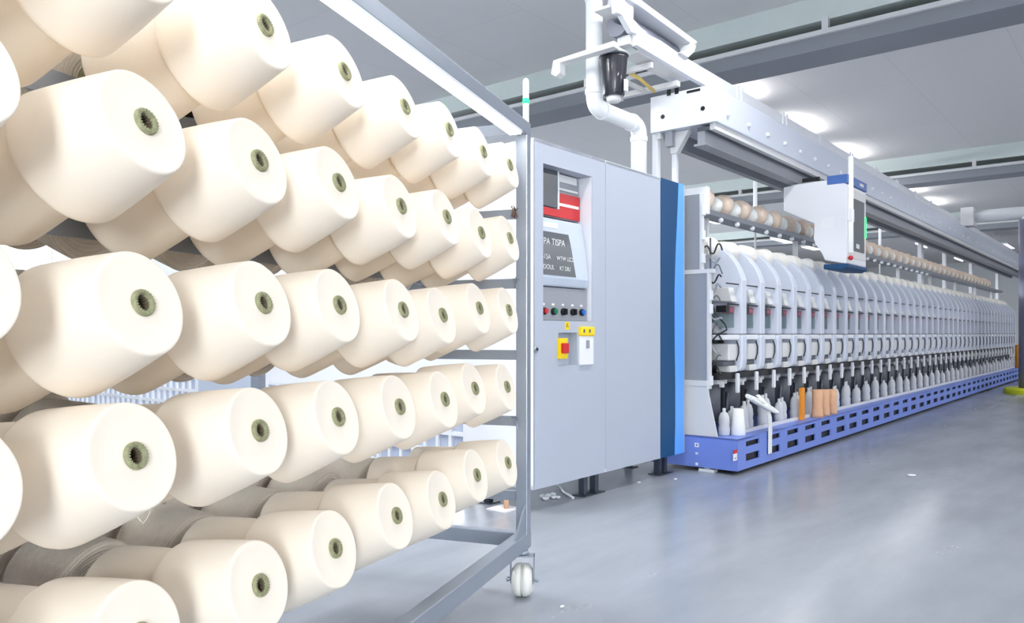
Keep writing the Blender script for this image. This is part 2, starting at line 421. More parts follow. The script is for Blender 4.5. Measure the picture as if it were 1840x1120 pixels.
for (x0, y0) in ((XP, YP), (XP, YB-PS), (XL-PS, YP), (XL-PS, YB-PS)):
    MB().box(x0, x0+PS, y0, y0+PS, .175, 1.765).build('post', 'steel', tr, .003)
for y0 in (YP, YB-PS):
    MB().box(XL-PS, XP+PS, y0, y0+PS, 1.765, 1.765+.05).build('top_rail', 'steel', tr, .003)
    b = MB().box(XL-PS, XP+PS, y0-.002, y0+PS+.002, .175, .235)
    b.build('bottom_rail', 'steel', tr, .003)
for x0 in (XP, XL-PS):
    MB().box(x0, x0+PS, YP+PS, YB-PS, .180, .232).build('cross_rail', 'steel', tr, .003)
    MB().box(x0, x0+PS, YP+PS, YB-PS, 1.768, 1.812).build('cross_rail', 'steel', tr, .003)
    for z in ROWZ:
        MB().box(x0+.028, x0+PS-.002, YP+PS, YB-PS, z-.168, z-.130).build('end_rail', 'steel', tr, .002)
MB().prism([(XP-.12, .235), (XP, .235), (XP, .35)], YP+.004, YP+.012, 'y').build('gusset', 'steel', tr)
for z in ROWZ:
    MB().prism([(YM-.006, z-.150), (YM+.006, z-.150), (YM+.006, z-.104), (YM+.012, z-.104), (YM+.012, z-.098), (YM-.006, z-.098)], XL, XP, 'x').build('peg_bar', 'steel', tr)
ax_f = Vector((0, -math.cos(TILT), math.sin(TILT)))
peg_len = .29
pm = MB().cyl((0, 0, 0), (0, 0, peg_len), .0075, n=10); pm.cyl((0, 0, peg_len), (0, 0, peg_len+.006), .0075, .003, n=10)
peg0 = pm.build('peg', 'steel'); 
first = True
PEGCOLS = {0: range(9), 1: range(9)}
for side in (0, 1):
    for row in range(5):
        for col in PEGCOLS[side]:
            p = peg0 if first else peg0.copy()
            if not first: COL.objects.link(p)
            first = False
            p.parent = tr
            sgn = 1 if side == 0 else -1
            fp = face_pt(col, row, side)
            a = Vector((0, -math.cos(TILT)*sgn, math.sin(TILT)))
            base = fp - a*((YM-FS-.004)/math.cos(TILT)) + Vector((0, 0, .012))
            p.location = base - Vector(ORG[tr.name])
            p.rotation_euler = (PI/2 - TILT, 0, 0) if side == 0 else (-(PI/2 - TILT), 0, 0)
for k, (z, mt) in enumerate(((ROWZ[0], 'rust'), (ROWZ[1], 'steel'), (ROWZ[3], 'steel'))):
    random.seed(30+k); wr = MB(); pts = []
    for j in range(26 if k == 0 else 12):
        pts.append((XP-.005+random.uniform(-.008, .002), YP+PS+random.uniform(-.014, .016), z-.150+random.uniform(-.026, .026)))
    wr.tube(pts, .0020, 6).build('wire_tie', mt, tr)
random.seed(11)
lbar = thing('light_bar', 'long glowing light bar fixed under the top rail of the cone trolley', 'light', 'c', (XL, YP, 1.74))
MB().box(XL+.02, XP-.06, YP-.001, YP+PS+.001, 1.755, 1.7645).build('light_housing', 'white', lbar)
MB().box(XL+.03, XP-.07, YP+.001, YP+PS-.001, 1.747, 1.7552).build('light_strip', mat('glowing_strip', (255, 255, 255), .5, emit=(255, 250, 242), estr=7.), lbar)
# casters
for k, (x, y) in enumerate(((XP-.012, YP+.015), (XP-.012, YB-.02), (XL+.01, YP+.015), (XL+.01, YB-.02))):
    cz = .0625
    cb = MB(); ang = math.radians(14)
    def rot(px, py, x=x, y=y, ang=ang): return (x + px*math.cos(ang) - py*math.sin(ang), y + px*math.sin(ang) + py*math.cos(ang))
    fork = MB()
    fork.cyl((x, y, .158), (x, y, .1745), .024, n=16)
    for e in (-1, 1):
        pr = [(-.028, .158), (.028, .158), (.016, .050), (-.016, .050)]
        A = [fork.v((*rot(dx, e*.043), z)) for dx, z in pr]; B = [fork.v((*rot(dx, e*.046), z)) for dx, z in pr]
        for i in range(4): fork.face([A[i], A[(i+1) % 4], B[(i+1) % 4], B[i]])
        fork.face(A); fork.face(B)
    A = [fork.v((*rot(dx, dy), .158)) for dx, dy in ((-.028, -.046), (.028, -.046), (.028, .046), (-.028, .046))]
    B = [fork.v((*rot(dx, dy), .154)) for dx, dy in ((-.028, -.046), (.028, -.046), (.028, .046), (-.028, .046))]
    fork.face(A); fork.face(B)
    for i in range(4): fork.face([A[i], A[(i+1) % 4], B[(i+1) % 4], B[i]])
    fk = fork.build('caster_fork', 'steel', tr)
    d = Vector((*rot(0, 1), 0)) - Vector((*rot(0, 0), 0)); c = Vector((x, y, cz))
    w = MB()
    for s0, s1 in ((-.039, -.003), (.003, .039)):
        w.tube([c + d*(s0 if s0 < 0 else s1), c + d*((s0*.70) if s0 < 0 else s1*.70), c + d*((s0*.45) if s0 < 0 else s1*.45), c + d*(s1 if s0 < 0 else s0)] , [.040, .0575, .0620, .0625], 32)
    w.tube([c - d*.0025, c + d*.0025], .056, 32)
    w.build('caster_wheel', 'caster', fk)
    MB().tube([c - d*.062, c - d*.056, c - d*.048, c + d*.048, c + d*.056, c + d*.062], [.005, .011, .006, .006, .011, .005], 12).build('axle', 'steel', fk)

# one cone: local +z points out of the nose
def cone_mesh(m, name):
    b = MB(); L_ = LC
    prof = [(.031, -L_+.016), (.06, -L_+.010), (.09, -L_+.004), (.108, -L_), (.1130, -L_+.0015), (.1155, -L_+.006), (.1150, -L_+.012)]
    for k in range(1, 9):
        f = k/9; prof.append((.1150 + (.0880-.1150)*f + .0012*math.sin(PI*f), -L_+.012 + (L_-.018)*f))
    prof += [(.0880, -.006), (.0872, -.0022), (.0850, -.0004), (.082, 0)]
    rr = .082
    for k in range(12):
        rr -= .0046; prof.append((rr, -.0004 + (.0006 if k % 2 else -.0003) - .0022*math.sin(PI*(.082-rr)/.06)))
    prof.append((.0195, -.001))
    b.lathe(prof, 72)
    return b.build(name, m)
cone_body = cone_mesh(YARN, 'yarn_package')
coarse_body = cone_mesh(YARN_COARSE, 'yarn_package')
tb = MB()
tb.lathe([(.0345, -LC-.004), (.033, -LC+.03), (.0215, -.004), (.0225, .001), (.0222, .0045), (.0200, .0068), (.0165, .0066), (.0138, .004), (.0132, -.001)], 40)
for k in range(22):
    a = 2*PI*k/22
    R = Matrix.Rotation(a, 4, 'Z')
    p = [R @ Vector(v) for v in ((.0150, -.0011, .0066), (.0208, -.0014, .0068), (.0208, .0014, .0068), (.0150, .0011, .0066), (.0150, -.0011, .0074), (.0205, -.0014, .0075), (.0205, .0014, .0075), (.0150, .0011, .0074))]
    vs = [tb.v(v) for v in p]
    for q in ((0,3,2,1), (4,5,6,7), (0,1,5,4), (1,2,6,5), (2,3,7,6), (3,0,4,7)): tb.face([vs[i] for i in q])
tube_ob = tb.build('paper_tube', 'tube', recalc=True)
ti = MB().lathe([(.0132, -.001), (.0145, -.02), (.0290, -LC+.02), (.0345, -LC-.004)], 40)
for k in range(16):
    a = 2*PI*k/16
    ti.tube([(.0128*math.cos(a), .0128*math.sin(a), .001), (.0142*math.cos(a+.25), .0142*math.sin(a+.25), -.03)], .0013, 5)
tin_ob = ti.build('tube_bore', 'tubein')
def cone_root(): 
    o = bpy.data.objects.new('yarn_cone', None); COL.objects.link(o); o.empty_display_size = .05; return o
used = {}
def add_cone(col, row, side, depth):
    r = cone_root()
    sgn = 1 if side == 0 else -1
    fp = face_pt(col, row, side); a = Vector((0, -math.cos(TILT)*sgn, math.sin(TILT)))
    tl = TILT + random.uniform(-.02, .02)
    p = fp - a*(.190*depth + random.uniform(-.002, .004)*(1-depth))
    if depth: p += Vector((0, 0, .014)); tl -= math.radians(2)
    src = cone_body if side == 0 else coarse_body
    for part in (src, tube_ob):
        c = part.copy() if (part.name in used) else part
        if part.name in used: COL.objects.link(c)
        used[part.name] = 1
        c.parent = r
        if part is tube_ob:
            d = tin_ob.copy() if 'bore' in used else tin_ob
            if 'bore' in used: COL.objects.link(d)
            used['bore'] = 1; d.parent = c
    th = TH_C; cs, sn = math.cos(th), math.sin(th)
    r.location = (cs*p.x - sn*p.y, sn*p.x + cs*p.y, p.z)
    rm = Matrix.Rotation(th + (0 if side == 0 else PI), 4, 'Z') @ Matrix.Rotation(PI/2 - tl, 4, 'X') @ Matrix.Rotation(random.uniform(0, 6.28), 4, 'Z')
    r.rotation_euler = rm.to_euler()
    rn = ['top', 'second', 'middle', 'fourth', 'bottom'][row]
    tag(r, '%s cream yarn cone of the %s side, %s row, %s column from the grey post' % ('outer' if not depth else 'inner', 'aisle' if side == 0 else 'far', rn, ORD[col]),
        'yarn cone', 'yarn cones on the aisle side of the trolley' if side == 0 else 'yarn cones on the far side of the trolley')
    return r
SKIP = {(c_, 3, 1, d_) for c_ in range(5) for d_ in (0, 1)} | {(0, 4, 1, 0), (0, 4, 1, 1)}   # pegs left empty on the far side
for row in range(5):
    for col in range(9):
        for depth in (0, 1):
            for side in (0, 1):
                if col == 8 and side == 1: continue
                if (col, row, side, depth) in SKIP: continue
                cn = add_cone(col, row, side, depth)
                if (col, row, side, depth) == (6, 3, 0, 0):      # the thread end hanging from one near cone
                    mw = Matrix.Translation(cn.location) @ cn.rotation_euler.to_matrix().to_4x4(); inv = mw.inverted()
                    c0 = mw @ Vector((0, 0, -.004)); d = Vector((math.cos(TH_C), math.sin(TH_C), 0))
                    pts = [c0 + d*(.01+a_) + Vector((0, 0, -z_)) for a_, z_ in ((-.012, .087), (-.004, .094), (.004, .104), (.010, .110), (.018, .104), (.024, .095), (.027, .084))]
                    th_ = MB().tube([inv @ p for p in pts], .0006, 5).build('loose_thread', YARN); th_.parent = cn

# ------------------------------------------------------------------ control cabinet (frame m, front y = 2.65)
QC = -2.65; YC = 2.65
CT0, CT1 = 3.40, on_q(1228, 600, QC)[0]
CB, CTOP = .135, 2.085
def cq(x, y): return on_q(x, y, QC)
cab = thing('control_cabinet', 'tall light grey control cabinet with screen and dark blue stripe', 'cabinet', 'm', (CT0, YC, CB))
r0, r1 = cq(957, 0)[0], cq(1064, 0)[0]
rz0, rz1 = 1.075, 1.958
s0, s1 = cq(1003, 0)[0], cq(1037, 0)[0]
sz0, sz1 = cq(1020, 657)[1], cq(1020, 598)[1]
tseam, tn0, tn1 = cq(1088, 0)[0], cq(1187, 0)[0], CT1
rec0 = CT0 + .09
MB().holed(CT0, tseam-.003, CB, CTOP, [(rec0, r1, rz0, rz1), (s0, s1, sz0, sz1)], YC, [.16, .06]).build('door', 'cab', cab)
MB().box(tseam+.003, tn0, YC, YC+.05, CB, CTOP).build('side_panel', 'cab', cab, .004)
b = MB(); b.box(CT0, CT1-.02, YC+.17, YC+.50, CB, CTOP-.002)
b.box(CT0, CT0+.01, YC, YC+.17, CB, CTOP).box(CT0, CT1-.02, YC, YC+.17, CTOP-.02, CTOP-.001).box(CT0, CT1-.02, YC+.001, YC+.17, CB, CB+.02)
b.build('carcass', 'cabside', cab)
MB().box(tseam-.003, tseam+.003, YC+.012, YC+.02, CB, CTOP-.002).build('seam', 'white', cab)
MB().box(tn0, tn1-.02, YC-.004, YC+.05, CB, CTOP).build('dark_blue_stripe', 'navy', cab, .002)
# curved light blue band: bows towards the dark stripe
pr = []
za, zb = CB+.01, CTOP-.02
def bow(x0, x1, x2, y0, y1, y2, y): 
    return x0
pts_px = [(1218, 334), (1216, 380), (1213, 450), (1211, 520), (1211, 600), (1212, 680), (1212, 760), (1211, 822)]
lw = [cq(x, y) for x, y in pts_px]
prof = [(a, z) for a, z in lw]
prof[0] = (prof[0][0], CTOP); prof[-1] = (prof[-1][0], CB)
prof = prof + [(CT1-.012, CB), (CT1-.012, CTOP)]
MB().prism([(a, z) for a, z in prof], YC-.010, YC+.02, 'y').build('light_blue_stripe', 'sky', cab, .002)
MB().box(CT1-.020, CT1+.006, YC-.008, YC+.50, CB+.005, CTOP-.004).build('edge_trim', 'cab', cab, .004)
# upper display block in the recess
yb = YC + .16
def rq(x, y, d): return on_q(x, y, -(YC+d))
MB().box(r1-.004, r1-.001, YC+.004, yb-.001, rz0+.002, rz1-.002).build('recess_white_plate', 'white', cab)  # white plate over the right wall of the recess
x0 = rec0 + .001; x1 = rq(1040, 0, .09)[0]
zb_ = rq(1020, 396, .085)[1]; zt_ = rz1 - .03
MB().box(x0, x1, YC+.09, yb-.001, zb_, zt_).build('recess_cover', 'grey', cab, .004)
a1 = rq(1002, 0, .07)[0]
zw0, zw1 = rq(1000, 374, .07)[1], rq(1000, 306, .07)[1]
MB().box(x0, a1, YC+.07, YC+.092, zw0, zw1).build('dark_window', 'screen', cab, .003)
MB().box(a1, a1+.012, YC+.066, YC+.092, zw0-.005, zw1).build('window_edge', 'white', cab)
zr_ = rq(1025, 352, .084)[1]
MB().box(a1+.014, x1-.004, YC+.080, YC+.091, zb_+.006, zr_).build('red_plate', 'red', cab)
MB().box(x0, a1+.013, YC+.072, YC+.0905, zb_+.006, zw0-.006).build('red_plate', 'red', cab)
MB().box(a1+.016, x1-.02, YC+.076, YC+.0815, zb_+.075, zb_+.092).build('white_mark', 'label', cab)
zl_ = rq(1022, 325, .085)[1]
MB().box(a1+.04, x1-.03, YC+.082, YC+.091, zl_-.02, zl_+.025).build('label_card', 'offwhite', cab, .003)
MB().box(a1+.03, x1-.02, YC+.082, YC+.091, zl_-.07, zl_-.055).build('label_card', 'offwhite', cab, .003)
# monitor
mz0, mz1 = rq(1020, 517, .03)[1], zb_ - .012
mx1 = rq(1053, 0, .03)[0] + .02
mon = MB(); pf = [(yb-.002, mz0), (YC+.020, mz0), (YC+.008, mz0+.05), (YC+.03, mz1-.16), (YC+.06, mz1), (yb-.002, mz1)]
mon.prism(pf, x0, mx1-.02, 'x'); MO = mon.build('monitor', 'panel', cab, .012, seg=3)
# the screen lies on the sloped front of the monitor
def front_y(z):
    for (ya, zA), (yB, zB) in zip(pf[1:], pf[2:]):
        if zA <= z <= zB: return ya + (yB-ya)*(z-zA)/max(1e-6, zB-zA)
    return YC+.06
sx0, sx1 = x0 + .005, rq(1030, 0, .02)[0] + .01
zl0, zl1 = mz0 + .062, mz1 - .085
ss = MB()
n = 8
for (off, xx0, xx1, za_, zb_) in ((.003, sx0, sx1, zl0, zl1),):
    rows = []
    for k in range(n+1):
        z = za_ + (zb_-za_)*k/n; y = front_y(z) - off
        rows.append((ss.v((xx0, y, z)), ss.v((xx1 - .03*(z-za_)/(zb_-za_), y, z)), ss.v((xx0, y+.006, z)), ss.v((xx1 - .03*(z-za_)/(zb_-za_), y+.006, z))))
    for a, b_ in zip(rows, rows[1:]):
        ss.face([a[0], a[1], b_[1], b_[0]]); ss.face([a[2], b_[2], b_[3], a[3]]); ss.face([a[0], b_[0], b_[2], a[2]]); ss.face([a[1], a[3], b_[3], b_[1]])
    ss.face([rows[0][i] for i in (0, 2, 3, 1)]); ss.face([rows[-1][i] for i in (0, 1, 3, 2)])
SC = ss.build('screen', 'screen', MO)
for (txt, sz, fx, fz) in (('EPA TISPA', .053, .02, .70), ('-15A', .040, .02, .36), ('WTW LIZZ', .034, .44, .36), ('DOUL', .038, .02, .13), ('KT DIU', .034, .50, .13)):
    z = zl0 + (zl1-zl0)*fz
    lettering(txt, sz, 'screen_text', 'glyph', SC, sx0 + (sx1-sx0)*fx, front_y(z+sz*.4) - .006, z)
MB().box(x0+.05, x0+.20, front_y(mz1-.05)-.004, front_y(mz1-.05)+.02, mz1-.06, mz1-.03).build('white_mark', 'label', MO)
# button board
MB().box(x0, mx1-.01, YC+.03, yb-.001, rz0+.002, mz0-.005).build('button_board', 'grey', cab, .003)
bz = cq(1010, 560)[1]
for k, (px, mt) in enumerate(((976, 'red'), (993.5, 'green'), (1011, 'black'), (1028, 'black'), (1044, 'blue'))):
    bx = on_q(px, 560, -(YC+.03))[0]
    kb = MB().cyl((bx, YC+.031, bz), (bx, YC+.012, bz), .021, n=20).build('push_button' if k in (0, 1, 4) else 'rotary_knob', 'black', cab, .002)
    if k in (0, 1, 4): MB().cyl((bx, YC+.013, bz), (bx, YC+.002, bz), .016, n=18).build('button_cap', mt, kb, .002)
    else: MB().box(bx-.005, bx+.005, YC-.006, YC+.013, bz-.017, bz+.017).build('knob_grip', mt, kb, .002)
    MB().box(bx-.012, bx+.012, YC+.028, YC+.031, bz+.034, bz+.046).build('white_mark', 'label', cab)
# switch recess, switch, yellow topped box, stickers, lock
x_, z_ = cq(1002, 0)[0], 0
sw0, sw1 = cq(1002, 0)[0], cq(1016, 0)[0]; wz0, wz1 = cq(1009, 645)[1], cq(1009, 608)[1]
sp = MB().box(sw0-.004, sw1, YC-.018, YC+.058, wz0, wz1).build('switch_plate', 'yellow', cab, .003)
MB().box(sw0+.010, sw1-.008, YC-.034, YC-.016, wz0+.032, wz1-.028).build('switch_handle', 'red', sp, .004)
h0, h1 = cq(1040, 0)[0], cq(1064, 0)[0]; hz0, hz1 = cq(1052, 656)[1], cq(1052, 604)[1]
MB().box(h0, h1, YC-.012, YC+.01, hz0, hz1).build('lever_box', 'label', cab, .004)
MB().box((h0+h1)/2-.012, (h0+h1)/2+.022, YC-.016, YC-.010, hz0+.10, hz0+.15).build('lever_slot', 'grey', cab, .002)
MB().box(h0-.002, h1+.002, YC-.02, YC+.01, hz1, hz1+.055).build('yellow_cap', 'yellow', cab, .006)
for k in (0, 1): MB().box(h0+.02+.06*k, h0+.036+.06*k, YC-.0215, YC-.019, hz1+.02, hz1+.04).build('black_mark', 'dgrey', cab)
wx, wz = cq(1019, 589)[0], cq(1019, 592)[1]
ws = MB().box(wx-.022, wx+.022, YC-.002, YC+.002, wz-.002, wz+.042).build('warning_sticker', 'yellow', cab)
MB().prism([(wx-.014, wz+.014), (wx+.014, wz+.014), (wx, wz+.038)], YC-.003, YC-.001, 'y').build('warning_triangle', 'black', ws)
MB().prism([(wx-.009, wz+.017), (wx+.009, wz+.017), (wx, wz+.032)], YC-.0036, YC-.002, 'y').build('triangle_centre', 'yellow', ws)
MB().box(wx-.0014, wx+.0014, YC-.0042, YC-.003, wz+.020, wz+.027).build('warning_mark', 'black', ws)
lx, lz = cq(962, 628)
MB().cyl((lx, YC+.002, lz), (lx, YC-.012, lz), .018, n=20).build('lock', 'steel', cab, .003)
MB().cyl((lx, YC-.011, lz), (lx, YC-.016, lz), .007, n=12).build('lock_core', 'black', cab)
for (px, pz) in ((1050, 0), (1070, 0), (1184, 0), (1194, 0)):
    fx = on_q(px, 880, -(YC+.07))[0]
    MB().box(fx-.02, fx+.02, YC+.06, YC+.10, .006, CB+.01).box(fx-.05, fx+.05, YC+.03, YC+.13, 0, .007).build('foot', 'steel_dark', cab)
for fx in (CT0+.08, CT1-.1):
    MB().box(fx-.02, fx+.02, YC+.38, YC+.42, .006, CB+.01).box(fx-.05, fx+.05, YC+.35, YC+.45, 0, .007).build('foot', 'steel_dark', cab)
# thin signal light on the cabinet
sx, sy = cq(945, 0)[0], YC+.3
t_, _ = on_q(945, 0, -(YC+.25)); zt = on_q(945, 146, -(YC+.25))[1]
sg = thing('signal_light', 'slim white signal light with a green band above the cabinet corner', 'signal light', 'm', (max(t_, CT0+.03), YC+.25, CTOP), 'signal lights')
t_ = max(t_, CT0+.03)
MB().cyl((t_, YC+.25, CTOP-.002), (t_, YC+.25, zt), .018, n=16).ball((t_, YC+.25, zt), .018).build('signal_tube', 'ledw', sg)
MB().cyl((t_, YC+.25, zt-.135), (t_, YC+.25, zt-.105), .0195, n=16).build('green_band', 'led', sg)

# ------------------------------------------------------------------ winding machine bed
QB = -2.267; YB_ = 2.267
BT0, BT1 = 5.24, 21.2
bed = thing('machine_bed', 'long blue slotted machine bed on the grey floor', 'machine bed', 'm', (BT0, YB_, 0))
holes = []
for k in range(38):
    a = 5.39 + .41*k
    if a + .25 > BT1 - .05: break
    if k in (5, 13, 22, 31): a += .02
    holes += [(a, a+.25, .188, .226), (a, a+.25, .082, .136)]
MB().holed(BT0, BT1, .03, .257, holes, YB_, .012, back=False).build('front_panel', 'bed', bed)
MB().box(BT0, BT0+.012, YB_, 2.95, .03, .257).build('end_panel', 'bed', bed, .002)
MB().box(BT0, BT1, YB_, 2.95, .2445, .257).build('top_plate', 'bed', bed)
MB().box(BT0+.02, BT1, YB_+.022, 2.93, .04, .24).build('slot_shade_box', 'black', bed)  # black filling, puts the dark of the slot interior into the colour
MB().box(5.56, BT1, YB_+.105, YB_+.116, .257, .285).build('white_ledge', 'offwhite', bed)
fm = MB()
for k in range(8):
    x = BT0 + .10 + 2.1*k; fm.box(x, x+.06, YB_+.08, YB_+.14, 0, .05)
fm.build('foot', 'black', bed)
MB().box(BT0+.01, BT0+.07, YB_+.18, YB_+.30, 0, .02).box(BT0+.02, BT0+.06, YB_+.22, YB_+.26, .015, .06).build('foot', 'clear', bed)
for k, (x, y, h) in enumerate(((1252, 800, .03), (1252, 815, .014), (1252, 834, .02))):
    q, z = on_t(x, y, BT0)
    MB().box(BT0-.002, BT0+.002, -q-.016 + .006*(k > 0), -q+.016 - .006*(k > 0), z-h/2, z+h/2).build('sticker', 'label', bed)
q, z = on_t(1252, 800, BT0)
MB().ball((BT0-.002, -q, z), .007, sc=(.3, 1, 1)).build('sticker_mark', 'dgrey', bed)
x, z = on_q(1321, 819, QB)
MB().box(x-.03, x+.03, YB_-.002, YB_+.002, z-.035, z+.015).build('label_plate', 'label', bed)
MB().box(x-.03, x+.03, YB_-.003, YB_+.002, z+.015, z+.04).build('red_plate', 'red', bed)
MB().box(x-.012, x+.012, YB_-.0028, YB_-.0015, z-.022, z-.016).build('label_mark', 'dgrey', bed)
# back body behind the units, running over the bed
MB().box(5.33, BT1, 2.84, 2.94, .257, 1.55).build('back_panel', 'grey', bed)
MB().box(5.33, BT1, 2.78, 2.80, .28, .70).build('inner_panel', 'dgrey', bed)
# ------------------------------------------------------------------ end frame between cabinet and units
ef = thing('end_frame', 'grey sheet metal end frame between blue striped cabinet and first winding unit', 'machine frame', 'm', (5.262, 2.5, .257))
et = 5.262
MB().box(et, et+.03, 2.50, 2.93, .2585, 1.44).build('lower_plate', 'grey', ef)
MB().box(et, et+.03, 2.56, 2.93, 1.47, 2.02).build('upper_plate', 'grey', ef)
MB().box(et-.004, et+.040, 2.46, 2.93, 1.44, 1.47).build('shelf_plate', 'offwhite', ef)
MB().box(et-.006, et+.034, 2.485, 2.505, .60, 1.44).build('edge_strip', 'offwhite', ef)
MB().box(et-.006, et+.034, 2.545, 2.562, 1.47, 2.02).build('edge_strip', 'offwhite', ef)
for z in (1.18, 1.28, .66, 1.55, 1.72, 1.9):
    MB().box(et-.008, et+.04, (2.475 if z < 1.44 else 2.535), (2.49 if z < 1.44 else 2.55), z-.035, z+.035).build('hinge', 'white', ef, .003)
MB().prism([(2.42, .2585), (2.92, .2585), (2.92, .62), (2.50, .62)], et-.012, et-.002, 'x').build('foot_plate', 'offwhite', ef)
MB().box(et-.02, et+.02, 2.50, 2.93, .62, .66).build('clamp_band', 'offwhite', ef)

cbd = thing('cable_bundle', 'tangle of black and grey cables between the end frame and first winding unit', 'cables', 'm', (5.312, 2.5, .72))
random.seed(21)
for k in range(13):
    z0 = .76 + .072*k; ya_ = 2.405 + random.uniform(0, .04); ph = random.uniform(0, 6); am = random.uniform(.015, .045)
    pts = [(5.314 + .003*math.sin(n_+k), ya_ + .0075*n_, z0 + am*math.sin(ph + n_*.45) - .0012*(n_-9)**2*.3) for n_ in range(19)]
    MB().tube(pts, (.006, .0045, .008)[k % 3], 7).build('cable', ('black', 'dgrey', 'grey')[k % 3], cbd)
MB().box(5.309, 5.320, 2.50, 2.51, .70, 1.70).build('cable_clip_bar', 'dgrey', cbd)
# ------------------------------------------------------------------ winding units
YF = 2.386; UP = .36; NU = 42
U0 = 5.33
def unit():
    r = thing('winding_unit', '', 'winding unit', 'm', (U0, YF, .7), 'winding units in a row')
    X = lambda v: U0 + v
    Y = lambda d: YF + d
    up = [(0, 1.0), (0, 1.40), (.012, 1.445), (.035, 1.50), (.065, 1.55), (.105, 1.60), (.15, 1.64), (.20, 1.668), (.26, 1.685), (.33, 1.685), (.33, 1.0)]
    MB().prism([(Y(d), z) for d, z in up], X(.27), X(.3595), 'x').build('side_shield', 'shield', r, .006)
    lo = [(-.004, .99), (-.004, .80), (.004, .745), (.02, .722), (.05, .716), (.10, .72), (.13, .76), (.15, .99)]
    MB().prism([(Y(d), z) for d, z in lo], X(.266), X(.3595), 'x').build('lower_cover', 'shield', r, .010)
    MB().box(X(.272), X(.357), Y(.006), Y(.12), .988, 1.002).build('joint_strip', 'grey', r)
    MB().box(X(.004), X(.268), Y(.36), Y(.38), .72, 1.60).build('rear_plate', 'grey', r)
    MB().box(X(.004), X(.265), Y(.02), Y(.358), .955, .992).build('thread_tray', 'white', r, .004)
    MB().box(X(.11), X(.262), Y(.03), Y(.30), .80, .925).build('tension_box', 'offwhite', r, .010)
    MB().box(X(.06), X(.262), Y(.05), Y(.33), .765, .797).build('dark_block', 'dgrey', r, .004)
    MB().box(X(.13), X(.262), Y(.03), Y(.14), .715, .762).build('grey_block', 'offwhite', r, .006)
    MB().box(X(.004), X(.3), Y(.06), Y(.358), .662, .711).build('gap_shade_bar', 'black', r)  # shade of the gap under the covers, put in as a black bar
    # cradle and its package arm
    MB().prism([(Y(.03), 1.235), (Y(.22), 1.25), (Y(.24), 1.36), (Y(.06), 1.345), (Y(.05), 1.30)], X(.17), X(.262), 'x').build('cradle', 'offwhite', r, .008)
    MB().box(X(.06), X(.265), Y(.022), Y(.034), 1.365, 1.374).box(X(.08), X(.266), Y(.02), Y(.032), 1.212, 1.223).build('wire_guide', 'black', r)
    MB().box(X(.16), X(.255), Y(.05), Y(.12), 1.155, 1.203).build('clamp', 'pink', r, .012)
    MB().box(X(.10), X(.155), Y(.045), Y(.13), 1.16, 1.21).build('clamp_block', 'black', r, .004)
    MB().lathe([(.002, .02), (.05, .02), (.052, .03), (.048, .10), (.052, .17), (.052, .235), (.05, .24), (.002, .24)], 20, (U0, Y(.25), 1.13), 'x').build('winding_drum', 'dgrey', r)
    MB().box(X(.262), X(.269), Y(.06), Y(.30), 1.045, 1.16).build('guard', 'guard', r)
    MB().prism([(Y(.10), 1.005), (Y(.32), 1.005), (Y(.32), 1.10), (Y(.18), 1.08)], X(.06), X(.20), 'x').build('splicer', 'grey', r, .01)
    MB().tube([(X(.04), Y(.11), 1.16), (X(.02), Y(.06), 1.11), (X(.08), Y(.05), 1.07), (X(.16), Y(.07), 1.03), (X(.10), Y(.10), 1.0)], .006, 8).build('cable', 'black', r)
    MB().tube([(X(.225), Y(.022), .945), (X(.252), Y(.018), .90), (X(.250), Y(.018), .85), (X(.215), Y(.02), .80)], .005, 8).build('cable', 'black', r)
    MB().ball((X(.366), Y(.022), 1.415), .014).build('shield_knob', 'white', r)
    MB().box(X(.358), X(.372), Y(.016), Y(.045), 1.365, 1.40).build('knob_clip', 'dgrey', r, .003)
    # lower stand: lever, dark chute with its cap
    MB().box(X(.255), X(.285), Y(.02), Y(.05), .555, .705).build('lever', 'white', r, .010, seg=3)
    MB().cyl((X(.14), Y(.20), .36), (X(.14), Y(.20), .624), .082, n=20).build('bobbin_chute', 'dgrey', r)
    MB().box(X(.06), X(.235), Y(.10), Y(.28), .625, .664).box(X(.13), X(.165), Y(.088), Y(.12), .60, .65).build('chute_cap', 'offwhite', r, .006)
    MB().cyl((X(.27), Y(.12), .29), (X(.27), Y(.12), .56), .012, n=10).build('thread_rod', 'steel_dark', r)
    return r
unit0 = unit()
def unit_label(i):
    return 'pale blue-white winding unit, %s of the row counted from the grey cabinet' % ordinal(i)
units = []
for i in range(NU):
    u = unit0 if i == 0 else copy_tree(unit0)
    place(u, 'm', (U0 + UP*i, YF, .7)); u['label'] = unit_label(i); units.append(u)
